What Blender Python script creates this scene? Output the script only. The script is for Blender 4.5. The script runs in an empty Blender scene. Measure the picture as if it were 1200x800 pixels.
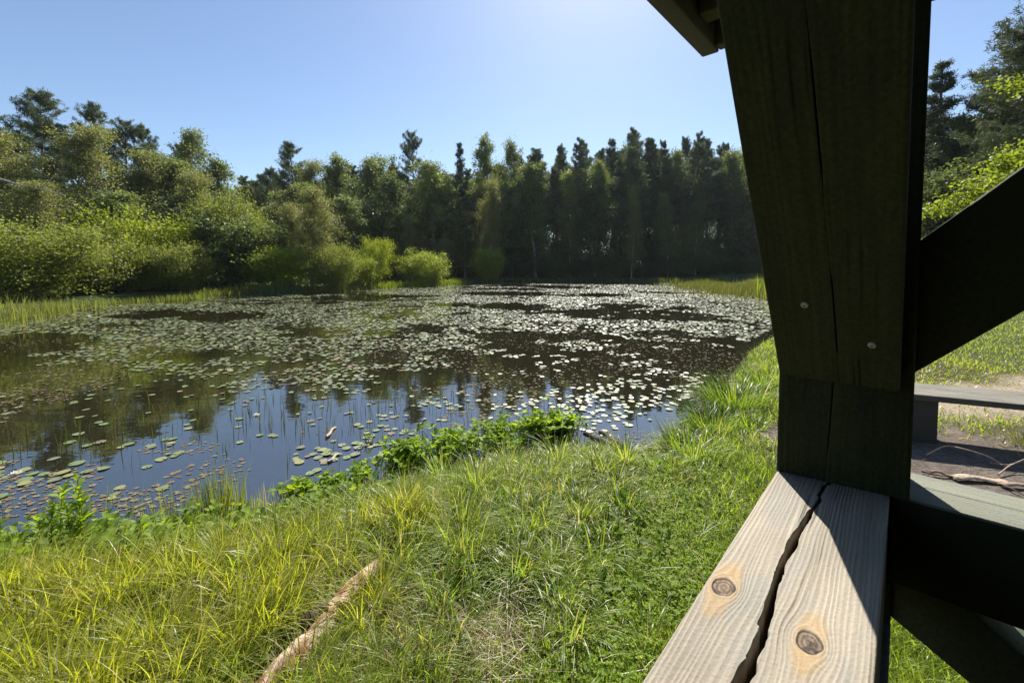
import bpy, math, random
import numpy as np
from mathutils import Vector

rng = np.random.default_rng(11)
random.seed(11)
R = math.radians
scene = bpy.context.scene
col = scene.collection

# ------------------------------------------------------------------ camera
F, PX0, PY0, TH = 490.0, 600.0, 334.0, R(2.6)
CAMZ = 1.62
WATER = -0.35
cam_d = bpy.data.cameras.new('camera')
cam_d.sensor_width = 36.0
cam_d.lens = F * 36.0 / 1200.0
cam_d.shift_y = -(400.0 - PY0) / 1200.0
cam_d.clip_start = 0.02
cam_d.clip_end = 3000
cam = bpy.data.objects.new('camera', cam_d)
cam.location = (0, 0, CAMZ)
cam.rotation_euler = (math.pi / 2 - TH, 0, 0)
col.objects.link(cam)
scene.camera = cam


def ray(px, py):
    x, y, z = (px - PX0) / F, 1.0, (PY0 - py) / F
    c, s = math.cos(TH), math.sin(TH)
    return np.array([x, y * c + z * s, -y * s + z * c])


def at_z(px, py, z):
    """point of the place seen at a pixel, on the level z"""
    d = ray(px, py)
    t = (z - CAMZ) / d[2]
    return np.array([0, 0, CAMZ]) + d * t


def at_y(px, py, Y):
    d = ray(px, py)
    return np.array([0, 0, CAMZ]) + d * (Y / d[1])


def at_plane(px, py, p, n):
    d = ray(px, py)
    o = np.array([0, 0, CAMZ])
    return o + d * (np.dot(p - o, n) / np.dot(d, n))


# ------------------------------------------------------------------ light
SUN_AZ, SUN_EL = R(11.5), R(46.0)
world = bpy.data.worlds.new('World')
scene.world = world
world.use_nodes = True
nt = world.node_tree
nt.nodes.clear()
wo = nt.nodes.new('ShaderNodeOutputWorld')
bg = nt.nodes.new('ShaderNodeBackground')
sky = nt.nodes.new('ShaderNodeTexSky')
sky.sky_type = 'NISHITA'
sky.sun_disc = False
sky.sun_elevation = SUN_EL
sky.sun_rotation = SUN_AZ
sky.air_density = 1.0
sky.dust_density = 0.4
sky.ozone_density = 3.0
bg.inputs['Strength'].default_value = 0.078
nt.links.new(sky.outputs[0], bg.inputs['Color'])
nt.links.new(bg.outputs[0], wo.inputs[0])

sun_d = bpy.data.lights.new('sun', 'SUN')
sun_d.energy = 4.8
sun_d.angle = R(0.53)
sun_d.color = (1.0, 0.955, 0.88)
sun = bpy.data.objects.new('sun', sun_d)
sun.rotation_euler = (math.pi / 2 - SUN_EL, 0, math.pi - SUN_AZ)
col.objects.link(sun)

vs = scene.view_settings
vs.view_transform = 'Standard'
vs.look = 'None'
vs.exposure = 0.93
vs.gamma = 1.0
scene.cycles.use_denoising = True
scene.cycles.max_bounces = 8
scene.cycles.diffuse_bounces = 3
scene.cycles.transmission_bounces = 6
scene.cycles.caustics_reflective = False
scene.cycles.caustics_refractive = False
scene.cycles.sample_clamp_indirect = 6.0


# ------------------------------------------------------------------ noise
def _h(ix, iy, seed):
    v = np.sin(ix * 127.1 + iy * 311.7 + seed * 74.7) * 43758.5453
    return v - np.floor(v)


def vnoise(x, y, seed=0):
    x = np.asarray(x, float)
    y = np.asarray(y, float)
    ix, iy = np.floor(x), np.floor(y)
    fx, fy = x - ix, y - iy
    fx = fx * fx * (3 - 2 * fx)
    fy = fy * fy * (3 - 2 * fy)
    a = _h(ix, iy, seed)
    b = _h(ix + 1, iy, seed)
    c = _h(ix, iy + 1, seed)
    d = _h(ix + 1, iy + 1, seed)
    return (a * (1 - fx) + b * fx) * (1 - fy) + (c * (1 - fx) + d * fx) * fy


def fbm(x, y, seed=0, octaves=4):
    x = np.asarray(x, float)
    y = np.asarray(y, float)
    s, amp, tot = 0, 0.5, 0
    for i in range(octaves):
        s = s + amp * vnoise(x * 2 ** i + 13.1 * i, y * 2 ** i + 7.7 * i, seed + i)
        tot += amp
        amp *= 0.5
    return s / tot


def sstep(a, b, x):
    t = np.clip((np.asarray(x, float) - a) / (b - a), 0, 1)
    return t * t * (3 - 2 * t)


# ------------------------------------------------------------------ mesh helpers
class MB:
    """collects vertices, faces and one base colour per vertex"""

    def __init__(self):
        self.v, self.c, self.q, self.t, self.n = [], [], [], [], 0

    def add(self, v, quads=None, tris=None, c=(0.5, 0.5, 0.5)):
        v = np.asarray(v, float).reshape(-1, 3)
        if quads is not None and len(quads):
            self.q.append(np.asarray(quads, int) + self.n)
        if tris is not None and len(tris):
            self.t.append(np.asarray(tris, int) + self.n)
        c = np.asarray(c, float)
        if c.ndim == 1:
            c = np.tile(c, (len(v), 1))
        self.v.append(v)
        self.c.append(c)
        self.n += len(v)

    def mesh(self, name, mat, smooth=False):
        V = np.concatenate(self.v).astype(np.float32)
        C = np.concatenate(self.c)
        Q = np.concatenate(self.q) if self.q else np.zeros((0, 4), int)
        T = np.concatenate(self.t) if self.t else np.zeros((0, 3), int)
        me = bpy.data.meshes.new(name)
        me.vertices.add(len(V))
        me.vertices.foreach_set('co', V.ravel())
        loops = np.concatenate([Q.ravel(), T.ravel()]).astype(np.int32)
        me.loops.add(len(loops))
        me.loops.foreach_set('vertex_index', loops)
        starts = np.concatenate([np.arange(len(Q)) * 4, len(Q) * 4 + np.arange(len(T)) * 3]).astype(np.int32)
        me.polygons.add(len(starts))
        me.polygons.foreach_set('loop_start', starts)
        if smooth:
            me.polygons.foreach_set('use_smooth', np.ones(len(starts), bool))
        ca = me.color_attributes.new('Col', 'FLOAT_COLOR', 'POINT')
        c4 = np.ones((len(V), 4), np.float32)
        c4[:, :3] = C
        ca.data.foreach_set('color', c4.ravel())
        me.materials.append(mat)
        me.update(calc_edges=True)
        return me

    def build(self, name, mat, parent=None, smooth=False):
        o = bpy.data.objects.new(name, self.mesh(name, mat, smooth))
        col.objects.link(o)
        o.parent = parent
        return o


def grid_faces(nr, nc, flip=False):
    i = np.arange(nr - 1)[:, None] * nc + np.arange(nc - 1)[None, :]
    i = i.ravel()
    f = np.stack([i, i + 1, i + nc + 1, i + nc], 1)
    return f[:, ::-1] if flip else f


def tube(mb, pts, rad, c, seg=7, cap=True):
    pts = np.asarray(pts, float)
    rad = np.asarray(rad, float)
    n = len(pts)
    tan = np.gradient(pts, axis=0)
    tan /= np.linalg.norm(tan, axis=1)[:, None] + 1e-9
    ref = np.array([0, 0, 1.0]) if abs(tan[:, 2]).mean() < 0.8 else np.array([1.0, 0, 0])
    a = np.cross(tan, ref)
    a /= np.linalg.norm(a, axis=1)[:, None] + 1e-9
    b = np.cross(tan, a)
    ang = np.arange(seg) / seg * 2 * math.pi
    ring = pts[:, None, :] + rad[:, None, None] * (np.cos(ang)[None, :, None] * a[:, None, :] + np.sin(ang)[None, :, None] * b[:, None, :])
    v = ring.reshape(-1, 3)
    i = np.arange(n - 1)[:, None] * seg
    j = np.arange(seg)[None, :]
    k = (j + 1) % seg
    q = np.stack([(i + j).ravel(), (i + k).ravel(), (i + seg + k).ravel(), (i + seg + j).ravel()], 1)
    tris = []
    c = np.asarray(c, float)
    if c.ndim == 2:
        c = np.repeat(c, seg, axis=0)
    if cap:
        v = np.vstack([v, pts[0], pts[-1]])
        e = n * seg
        for m in range(seg):
            tris.append((e, (m + 1) % seg, m))
            tris.append((e + 1, (n - 1) * seg + m, (n - 1) * seg + (m + 1) % seg))
        if c.ndim == 2:
            c = np.vstack([c, c[0], c[-1]])
    mb.add(v, q, tris, c)


def unit(a):
    return a / (np.linalg.norm(a, axis=-1, keepdims=True) + 1e-9)


def leaf_quads(mb, P, length, width, up_bias, cols, axis=None):
    """small four-sided leaves, each with its own direction"""
    n = len(P)
    nrm = unit(rng.normal(size=(n, 3)) + np.array([0, 0, up_bias]))
    ax = rng.normal(size=(n, 3)) if axis is None else axis + 0.35 * rng.normal(size=(n, 3))
    t = unit(ax - nrm * np.sum(ax * nrm, 1)[:, None]) if axis is None else unit(ax)
    s = unit(np.cross(nrm, t))
    L = np.asarray(length).reshape(-1, 1) * np.ones((n, 1))
    W = np.asarray(width).reshape(-1, 1) * np.ones((n, 1))
    v = np.stack([P - t * L * .5, P + s * W * .5, P + t * L * .5, P - s * W * .5], 1).reshape(-1, 3)
    q = np.arange(n * 4).reshape(n, 4)
    mb.add(v, q, None, np.repeat(cols, 4, axis=0))


def blades(mb, P, length, width, az, lean, bend, c0, c1, segs=4):
    """grass blades: tapered curved strips"""
    n = len(P)
    s = np.linspace(0, 1, segs + 1)
    d = np.stack([np.cos(az), np.sin(az), np.zeros(n)], 1)
    side = np.stack([-np.sin(az), np.cos(az), np.zeros(n)], 1)
    tw = rng.uniform(-.9, .9, n)
    side = side * np.cos(tw)[:, None] + d * np.sin(tw)[:, None]
    pos = P.copy()
    out = []
    for k in range(segs + 1):
        w = width * (1 - s[k] ** 1.6) * .5
        c = c0 * (1 - s[k]) + c1 * s[k]
        if k < segs:
            out.append((pos - side * w[:, None], pos + side * w[:, None], c))
        else:
            out.append((pos.copy(), None, c))
        th = lean + bend * (s[k] + .5 / segs)
        step = (length / segs)[:, None]
        pos = pos + step * (np.sin(th)[:, None] * d + np.cos(th)[:, None] * np.array([0, 0, 1.0]))
    per = 2 * segs + 1
    V = np.zeros((n, per, 3))
    C = np.zeros((n, per, 3))
    for k in range(segs):
        V[:, 2 * k], V[:, 2 * k + 1] = out[k][0], out[k][1]
        C[:, 2 * k] = C[:, 2 * k + 1] = out[k][2]
    V[:, -1], C[:, -1] = out[-1][0], out[-1][2]
    base = (np.arange(n) * per)[:, None]
    qs = [base + np.array([[2 * k, 2 * k + 1, 2 * k + 3, 2 * k + 2]]) for k in range(segs - 1)]
    q = np.concatenate(qs) if qs else None
    t = base + np.array([[2 * segs - 2, 2 * segs - 1, 2 * segs]])
    mb.add(V.reshape(-1, 3), q, t, C.reshape(-1, 3))


def cmix(a, b, t):
    t = np.asarray(t)[:, None]
    return np.asarray(a)[None, :] * (1 - t) + np.asarray(b)[None, :] * t


def tag(o, label=None, cat=None, group=None, kind=None):
    if label: o['label'] = label
    if cat: o['category'] = cat
    if group: o['group'] = group
    if kind: o['kind'] = kind
    return o


def empty(name, loc=(0, 0, 0)):
    o = bpy.data.objects.new(name, None)
    o.location = loc
    o.empty_display_size = 0.2
    col.objects.link(o)
    return o


# ------------------------------------------------------------------ materials
def new_mat(name):
    m = bpy.data.materials.new(name)
    m.use_nodes = True
    m.node_tree.nodes.clear()
    N = m.node_tree.nodes
    out = N.new('ShaderNodeOutputMaterial')
    return m, N, m.node_tree.links, out


def leaf_mat(name, trans=0.4, rough=0.5, spec=0.35, tint=(1.25, 1.25, 0.5)):
    m, N, L, out = new_mat(name)
    a = N.new('ShaderNodeAttribute'); a.attribute_name = 'Col'
    p = N.new('ShaderNodeBsdfPrincipled')
    p.inputs['Roughness'].default_value = rough
    p.inputs['Specular IOR Level'].default_value = spec
    L.new(a.outputs['Color'], p.inputs['Base Color'])
    t = N.new('ShaderNodeBsdfTranslucent')
    mu = N.new('ShaderNodeMix'); mu.data_type = 'RGBA'; mu.blend_type = 'MULTIPLY'
    mu.inputs['Factor'].default_value = 1
    L.new(a.outputs['Color'], mu.inputs[6]); mu.inputs[7].default_value = (*tint, 1)
    L.new(mu.outputs[2], t.inputs['Color'])
    mx = N.new('ShaderNodeMixShader'); mx.inputs[0].default_value = trans
    L.new(p.outputs[0], mx.inputs[1]); L.new(t.outputs[0], mx.inputs[2])
    L.new(mx.outputs[0], out.inputs[0])
    return m


def col_mat(name, rough=0.8, spec=0.3, bump=0.0, scale=40.0, var=0.0):
    """base colour from the mesh's own colour, broken up by fine noise"""
    m, N, L, out = new_mat(name)
    a = N.new('ShaderNodeAttribute'); a.attribute_name = 'Col'
    p = N.new('ShaderNodeBsdfPrincipled')
    p.inputs['Roughness'].default_value = rough
    p.inputs['Specular IOR Level'].default_value = spec
    src = a.outputs['Color']
    if var or bump:
        tc = N.new('ShaderNodeTexCoord')
        no = N.new('ShaderNodeTexNoise'); no.inputs['Scale'].default_value = scale; no.inputs['Detail'].default_value = 6
        L.new(tc.outputs['Object'], no.inputs['Vector'])
        if var:
            mr = N.new('ShaderNodeMapRange'); mr.inputs[1].default_value = .3; mr.inputs[2].default_value = .7
            mr.inputs[3].default_value = 1 - var; mr.inputs[4].default_value = 1 + var
            L.new(no.outputs[0], mr.inputs[0])
            mu = N.new('ShaderNodeMix'); mu.data_type = 'RGBA'; mu.blend_type = 'MULTIPLY'; mu.inputs['Factor'].default_value = 1
            L.new(src, mu.inputs[6]); L.new(mr.outputs[0], mu.inputs[7]); src = mu.outputs[2]
        if bump:
            b = N.new('ShaderNodeBump'); b.inputs['Strength'].default_value = bump; b.inputs['Distance'].default_value = .02
            L.new(no.outputs[0], b.inputs['Height']); L.new(b.outputs[0], p.inputs['Normal'])
    L.new(src, p.inputs['Base Color'])
    L.new(p.outputs[0], out.inputs[0])
    return m


M_LEAF = leaf_mat('broad_leaves', .48, .5, .3, (1.5, 1.55, .8))
M_NEEDLE = leaf_mat('needles', .25, .6, .25, (1.4, 1.4, .8))
M_GRASS = leaf_mat('grass_blades', .54, .42, .65, (1.6, 1.6, .6))
M_HERB = leaf_mat('herb_leaves', .52, .55, .25, (1.7, 1.6, .4))
M_BARK = col_mat('bark', .9, .15, .6, 12, .35)
M_DEAD = col_mat('dead_wood', .85, .2, .5, 60, .3)
M_PAD = col_mat('lily_pads', .44, .5, .15, 60, .15)
M_PETAL = leaf_mat('petals', .3, .5, .3, (1, 1, .95))
M_WOOD = col_mat('timber', .75, .25, .12, 220, .08)
M_DARKWOOD = col_mat('stained_timber', .8, .2, .15, 160, .2)
M_METAL = col_mat('screw_steel', .45, .5)

# ------------------------------------------------------------------ pond outline
def catmull(P, k=8):
    P = np.asarray(P, float)
    n = len(P)
    out = []
    for i in range(n):
        p0, p1, p2, p3 = P[i - 1], P[i], P[(i + 1) % n], P[(i + 2) % n]
        for s in np.arange(k) / k:
            out.append(.5 * (2 * p1 + (p2 - p0) * s + (2 * p0 - 5 * p1 + 4 * p2 - p3) * s * s + (3 * p1 - p0 - 3 * p2 + p3) * s ** 3))
    return np.array(out)


shore_px = [(0, 652), (130, 643), (300, 622), (400, 600), (470, 574), (560, 550), (690, 527), (745, 533), (802, 500), (848, 456), (884, 410)]
far_px = [(900, 351), (850, 334), (760, 329), (690, 328.5), (600, 330), (530, 332), (470, 336), (400, 340), (330, 345), (230, 348), (130, 354), (60, 365), (0, 378)]
outline = [at_z(*p, WATER)[:2] for p in shore_px] + [np.array([9.0, 13.5]), np.array([13.5, 19.0])] + [at_z(*p, WATER)[:2] for p in far_px] + \
    [np.array([-19.5, 11.5]), np.array([-17, 7]), np.array([-11, 3.9]), np.array([-7, 3.0])]
POND = catmull(outline, 6)


def shore_dist(x, y):
    """metres to the waterline, positive on land"""
    x = np.asarray(x, float).ravel(); y = np.asarray(y, float).ravel()
    best = np.full(len(x), 1e9)
    ins = np.zeros(len(x), bool)
    A = POND; B = np.roll(POND, -1, axis=0)
    for a, b in zip(A, B):
        d = b - a
        t = np.clip(((x - a[0]) * d[0] + (y - a[1]) * d[1]) / (d @ d + 1e-12), 0, 1)
        dx, dy = x - a[0] - t * d[0], y - a[1] - t * d[1]
        best = np.minimum(best, dx * dx + dy * dy)
        if abs(b[1] - a[1]) > 1e-12:
            c = ((a[1] > y) != (b[1] > y)) & (x < (b[0] - a[0]) * (y - a[1]) / (b[1] - a[1]) + a[0])
            ins ^= c
    d = np.sqrt(best)
    return np.where(ins, -d, d)


def ground_z(x, y, d=None):
    x = np.asarray(x, float); y = np.asarray(y, float)
    if d is None:
        d = shore_dist(x, y).reshape(x.shape)
    land = WATER + .02 + .33 * sstep(0, 1.1, d) + .05 * (fbm(x * .9, y * .9, 3) - .5) * sstep(.2, 1.5, d)
    hill = 3.5 * sstep(26, 60, -x) + 1.5 * sstep(62, 110, y) + .6 * sstep(3, 14, d) * sstep(9, 20, y)
    bed = WATER + .02 + np.maximum(d * .45, -1.0)
    return np.where(d > 0, land + hill, bed)


# ------------------------------------------------------------------ ground sheet
def axis_steps(lo, hi, dlo, dhi, step, grow):
    a = list(np.arange(dlo, dhi, step))
    s = step
    v = dhi
    while v < hi:
        a.append(v); s *= grow; v += s
    a.append(hi)
    s = step; v = dlo - step
    while v > lo:
        a.insert(0, v); s *= grow; v -= s
    a.insert(0, lo)
    return np.array(a)


gx = axis_steps(-900, 900, -6, 9, .09, 1.06)
gy = axis_steps(-300, 1200, .6, 9, .09, 1.05)
GX, GY = np.meshgrid(gx, gy)
GD = shore_dist(GX, GY).reshape(GX.shape)
GZ = ground_z(GX, GY, GD)
# bare trodden soil beside the shelter and the sandy path at the bench
W2 = np.array([.741, -.672])          # along the right-hand wall of the shelter
def soil_mask(x, y):
    a = (x - 1.2) * .1 + (y - .6) * 1
    m = sstep(1.5, 2.1, x - .12 * y) * sstep(4.7, 4.0, y + .12 * (x - 2)) * sstep(2.0, 2.5, y + .1 * (x - 1.7))
    return np.clip(m + (fbm(x * 3, y * 3, 21) - .5) * .9 * sstep(.02, .3, m) * sstep(.99, .6, m), 0, 1)


def path_mask(x, y):
    c = 5.6 + .22 * (x - 9)
    w = fbm(x * .8, y * .8, 31)
    return sstep(1.0, .35, np.abs(y - c) + (w - .5) * 1.6) * sstep(3.8, 5.0, x)


sm = soil_mask(GX, GY); pm = path_mask(GX, GY)
n1 = fbm(GX * 2.3, GY * 2.3, 5); n2 = fbm(GX * 9, GY * 9, 9)
base = (np.array([.050, .052, .022])[None, None] * (1 - n1[..., None]) + np.array([.10, .085, .045])[None, None] * n1[..., None])
mud = np.array([.022, .018, .012])
soil = np.array([.17, .14, .115])[None, None] * (.6 + .8 * n2[..., None])
sand = np.array([.36, .29, .21])[None, None] * (.75 + .5 * n2[..., None])
gc = base * (1 - sm[..., None]) + soil * sm[..., None]
gc = gc * (1 - pm[..., None]) + sand * pm[..., None]
wet = sstep(.35, .0, GD)[..., None]
gc = gc * (1 - wet) + mud * wet
far = sstep(8, 16, np.hypot(GX, GY))[..., None]
gc = gc * (1 - far) + far * ((np.array([.055, .075, .022]) * (1 - pm[..., None]) + sand * pm[..., None]))
mb = MB()
mb.add(np.stack([GX, GY, GZ], -1).reshape(-1, 3), grid_faces(len(gy), len(gx)), None, gc.reshape(-1, 3))
m, N, L, out = new_mat('earth')
a = N.new('ShaderNodeAttribute'); a.attribute_name = 'Col'
tc = N.new('ShaderNodeTexCoord')
no = N.new('ShaderNodeTexNoise'); no.inputs['Scale'].default_value = 28; no.inputs['Detail'].default_value = 9; no.inputs['Roughness'].default_value = .7
L.new(tc.outputs['Object'], no.inputs['Vector'])
mr = N.new('ShaderNodeMapRange'); mr.inputs[1].default_value = .3; mr.inputs[2].default_value = .72; mr.inputs[3].default_value = .45; mr.inputs[4].default_value = 1.5
L.new(no.outputs[0], mr.inputs[0])
mu = N.new('ShaderNodeMix'); mu.data_type = 'RGBA'; mu.blend_type = 'MULTIPLY'; mu.inputs['Factor'].default_value = 1
L.new(a.outputs['Color'], mu.inputs[6]); L.new(mr.outputs[0], mu.inputs[7])
p = N.new('ShaderNodeBsdfPrincipled'); p.inputs['Roughness'].default_value = .95; p.inputs['Specular IOR Level'].default_value = .1
bp = N.new('ShaderNodeBump'); bp.inputs['Strength'].default_value = .9; bp.inputs['Distance'].default_value = .03
L.new(no.outputs[0], bp.inputs['Height']); L.new(bp.outputs[0], p.inputs['Normal'])
L.new(mu.outputs[2], p.inputs['Base Color']); L.new(p.outputs[0], out.inputs[0])
tag(mb.build('ground', m, None, True), kind='structure')

# ------------------------------------------------------------------ water
m, N, L, out = new_mat('pond_water')
p = N.new('ShaderNodeBsdfPrincipled')
p.inputs['Base Color'].default_value = (.016, .014, .006, 1)
p.inputs['Roughness'].default_value = .012
p.inputs['IOR'].default_value = 2.9
tc = N.new('ShaderNodeTexCoord')
mp = N.new('ShaderNodeMapping'); mp.inputs['Scale'].default_value = (1, 1.6, 1)
no = N.new('ShaderNodeTexNoise'); no.inputs['Scale'].default_value = 2.6; no.inputs['Detail'].default_value = 3
L.new(tc.outputs['Object'], mp.inputs[0]); L.new(mp.outputs[0], no.inputs['Vector'])
bp = N.new('ShaderNodeBump'); bp.inputs['Strength'].default_value = .022; bp.inputs['Distance'].default_value = .1
L.new(no.outputs[0], bp.inputs['Height']); L.new(bp.outputs[0], p.inputs['Normal'])
L.new(p.outputs[0], out.inputs[0])
mb = MB()
x0, y0 = POND.min(0) - 1.0; x1, y1 = POND.max(0) + 1.0
# a sheet cut to just beyond the waterline: the bank rises through it
nxw, nyw = 160, 160
WX, WY = np.meshgrid(np.linspace(x0, x1, nxw), np.linspace(y0, y1, nyw))
wd = shore_dist(WX, WY).reshape(WX.shape)
f = grid_faces(nyw, nxw)
keep = (wd.ravel()[f] < .9).any(axis=1)
mb.add(np.stack([WX, WY, np.full(WX.shape, WATER)], -1).reshape(-1, 3), f[keep], None, (.02, .02, .01))
tag(mb.build('water', m), kind='structure')

# ------------------------------------------------------------------ lily pads
def pad_geo(nseg=14, seed=0, curl=.03):
    r_ = np.random.default_rng(seed)
    notch = .35
    ang = np.linspace(notch / 2, 2 * math.pi - notch / 2, nseg)
    rr = 1 + .05 * np.sin(ang * 3 + seed) + r_.normal(0, .02, nseg)
    z = curl * np.clip(np.sin(ang * 2 + seed * 1.7), -.2, 1) + curl * .4 * r_.uniform(0, 1, nseg)
    rim = np.stack([rr * np.cos(ang), rr * np.sin(ang), z], 1)
    mid = np.stack([.55 * rr * np.cos(ang), .55 * rr * np.sin(ang), z * .15], 1)
    v = np.vstack([[0.08, 0, 0], mid, rim])
    tris = [(0, 1 + i, 2 + i) for i in range(nseg - 1)]
    q = [(1 + i, 1 + nseg + i, 2 + nseg + i, 2 + i) for i in range(nseg - 1)]
    return v, np.array(q), np.array(tris)


def in_view(P, margin=0):
    """which points the photograph's frame covers"""
    d = P - np.array([0, 0, CAMZ])
    c, s = math.cos(TH), math.sin(TH)
    fy = d[:, 1] * c - d[:, 2] * s
    fz = d[:, 1] * s + d[:, 2] * c
    px = PX0 + F * d[:, 0] / np.maximum(fy, .01)
    py = PY0 - F * fz / np.maximum(fy, .01)
    return (fy > .1) & (px > -margin) & (px < 1200 + margin) & (py > -margin) & (py < 800 + margin), px, py


n = 420000
Y = np.exp(rng.uniform(math.log(3.0), math.log(58), n))
X = rng.uniform(-1.35, 1.2, n) * Y
# uniform over the pond: thin the samples by distance
keepp = rng.uniform(0, 1, n) < np.minimum(1, (Y / 26) ** 2 * 1.0)
X, Y = X[keepp], Y[keepp]
d = shore_dist(X, Y)
ok = d < -.35
X, Y, d = X[ok], Y[ok], d[ok]
cl = fbm(X * .30, Y * .30, 41, 3) * .40 + fbm(X * 1.1, Y * 1.1, 47, 3) * .35 + fbm(X * 3.1, Y * 3.1, 53, 2) * .25
dens = sstep(6.0, 12, Y + .10 * np.abs(X + 2)) * .95 + .10 * sstep(4, 6, Y)
wx_ = 1.6 * (fbm(X * .5, Y * .5, 301) - .5); wy_ = 2.2 * (fbm(X * .7, Y * .7, 305) - .5)
streak = sstep(.48, .72, vnoise((X + wx_) * .16 + 3.1, (Y + wy_) * .34 + X * .05, 77)) * .9 + .35 * sstep(1.0, 6.0, X) * sstep(16, 9, Y)
dens = dens * (1 - .92 * streak)
thr = .625 - .235 * dens
ok = cl > thr
X, Y = X[ok], Y[ok]
# hand-placed clusters near the bank: centre pixel, spread in metres, count, size
near = []
for px, py, sx, sy, k, sz in [(28, 545, .34, .26, 13, .085), (75, 552, .30, .20, 11, .085), (100, 515, .25, .15, 3, .085), (20, 580, .2, .15, 3, .08), (150, 525, .3, .15, 3, .08),
                              (368, 540, .08, .07, 5, .075), (415, 522, .12, .1, 3, .065), (435, 537, .2, .12, 4, .07), (355, 560, .12, .1, 3, .06), (330, 520, .5, .2, 5, .06),
                              (605, 478, .22, .12, 16, .085), (650, 472, .30, .18, 18, .09), (655, 487, .14, .08, 7, .09), (625, 465, .3, .12, 10, .085), (690, 462, .3, .12, 5, .09), (700, 485, .12, .08, 3, .05),
                              (560, 440, .5, .15, 9, .095), (735, 440, .5, .3, 6, .08), (770, 470, .25, .2, 4, .06), (240, 505, .5, .3, 6, .07), (500, 470, .7, .3, 14, .075), (430, 480, .6, .3, 9, .07),
                              (200, 455, 1.2, .6, 26, .095), (60, 470, 1.0, .6, 26, .1), (345, 440, 1, .5, 20, .095), (290, 470, .8, .4, 12, .085)]:
    c = at_z(px, py, WATER)
    for _ in range(k):
        near.append((c[0] + rng.normal(0, sx), c[1] + rng.normal(0, sy), sz * rng.uniform(.6, .95) * (.62 if py < 500 else 1)))
near = np.array(near)
X = np.concatenate([near[:, 0], X]); Y = np.concatenate([near[:, 1], Y])
S = np.concatenate([near[:, 2], rng.uniform(.030, .064, len(X) - len(near))])
S = S * np.where(Y < 11, .82, 1)
ok = shore_dist(X, Y) < -.15
X, Y, S = X[ok], Y[ok], S[ok]
# let the near pads lie beside each other rather than through each other
acc = []
cell = {}
for i in range(len(X)):
    k = (int(X[i] // .3), int(Y[i] // .3))
    clash = False
    for a_ in (-1, 0, 1):
        for b_ in (-1, 0, 1):
            for j in cell.get((k[0] + a_, k[1] + b_), ()):
                if (X[i] - X[j]) ** 2 + (Y[i] - Y[j]) ** 2 < (.66 * (S[i] + S[j])) ** 2:
                    clash = True; break
            if clash: break
        if clash: break
    if not clash:
        cell.setdefault(k, []).append(i); acc.append(i)
X, Y, S = X[acc], Y[acc], S[acc]
print('pads', len(X))
PADCOL = {'green': (.15, .19, .07), 'yellow': (.24, .235, .09), 'bronze': (.17, .125, .075), 'grey': (.165, .18, .10)}
PADW = {'green': 'mid green', 'yellow': 'yellowing', 'bronze': 'bronze brown', 'grey': 'grey green'}
kinds = np.array(['green', 'yellow', 'bronze', 'grey'])[rng.choice(4, len(X), p=[.52, .16, .14, .18])]
vis, ppx, ppy = in_view(np.stack([X, Y, np.full(len(X), WATER)], 1), -4)
vis &= ~((ppx > 890) & (ppx < 1090))
size = np.where(vis, S * F / Y * np.maximum((CAMZ - WATER) / Y, .02), 0)
order = np.argsort(-size)
single = set(order[:300].tolist())
protos = {}
for kd in PADCOL:
    for q_ in range(3):
        mbp = MB()
        v, qq, tt = pad_geo(16, q_ + 1)
        c = np.array(PADCOL[kd]) * (1 + .12 * (np.linalg.norm(v[:, :2], axis=1)[:, None] - .5))
        mbp.add(v, qq, tt, c)
        protos[kd, q_] = mbp.mesh('lily_pad', M_PAD, True)


def pad_place(px, py):
    if py > 500:
        if px < 180: return 'afloat in blue water beside the leafy left bank'
        if px < 480: return 'afloat in blue water near the bogbean clump'
        return 'afloat in blue water by the grassy bank'
    if py > 455:
        if px < 250: return 'on the dark water towards the left bank'
        if px < 540: return 'on the water among thin standing stems'
        return 'in the bright glinting cluster beyond the bogbean'
    if px < 400: return 'on brown water in the left part of the pond'
    if px < 640: return 'on brown water in the middle of the pond'
    return 'on black water towards the right bank'


mbs = MB()
geo = [pad_geo(11, s_, .05) for s_ in range(4)]
for i in range(len(X)):
    az = rng.uniform(0, 6.28)
    tx, ty = rng.normal(0, .07, 2)
    if i in single:
        o = bpy.data.objects.new('lily_pad', protos[kinds[i], int(rng.integers(3))])
        o.location = (X[i], Y[i], WATER + .006 + rng.uniform(0, .004))
        o.rotation_euler = (tx * .35, ty * .35, az)
        o.scale = (S[i], S[i] * rng.uniform(.85, 1), S[i])
        col.objects.link(o)
        tag(o, 'round %s lily pad %s' % (PADW[kinds[i]], pad_place(ppx[i], ppy[i])), 'lily pad', 'lily pads floating on the pond')
    else:
        v, qq, tt = geo[i % 4]
        ca, sa = math.cos(az), math.sin(az)
        w = v * S[i]
        w = np.stack([w[:, 0] * ca - w[:, 1] * sa, w[:, 0] * sa + w[:, 1] * ca, w[:, 2]], 1)
        w[:, 2] += .008 + (w[:, 0] * tx + w[:, 1] * ty) + abs(S[i] * .05) + (rng.uniform(0, .006))
        w += np.array([X[i], Y[i], WATER])
        mbs.add(w, qq, tt, np.array(PADCOL[kinds[i]]) * rng.uniform(.8, 1.2))
tag(mbs.build('lily_pads', M_PAD, None, True), 'dense carpet of small glinting lily pads over the middle and far pond', 'lily pads', None, 'stuff')

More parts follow.
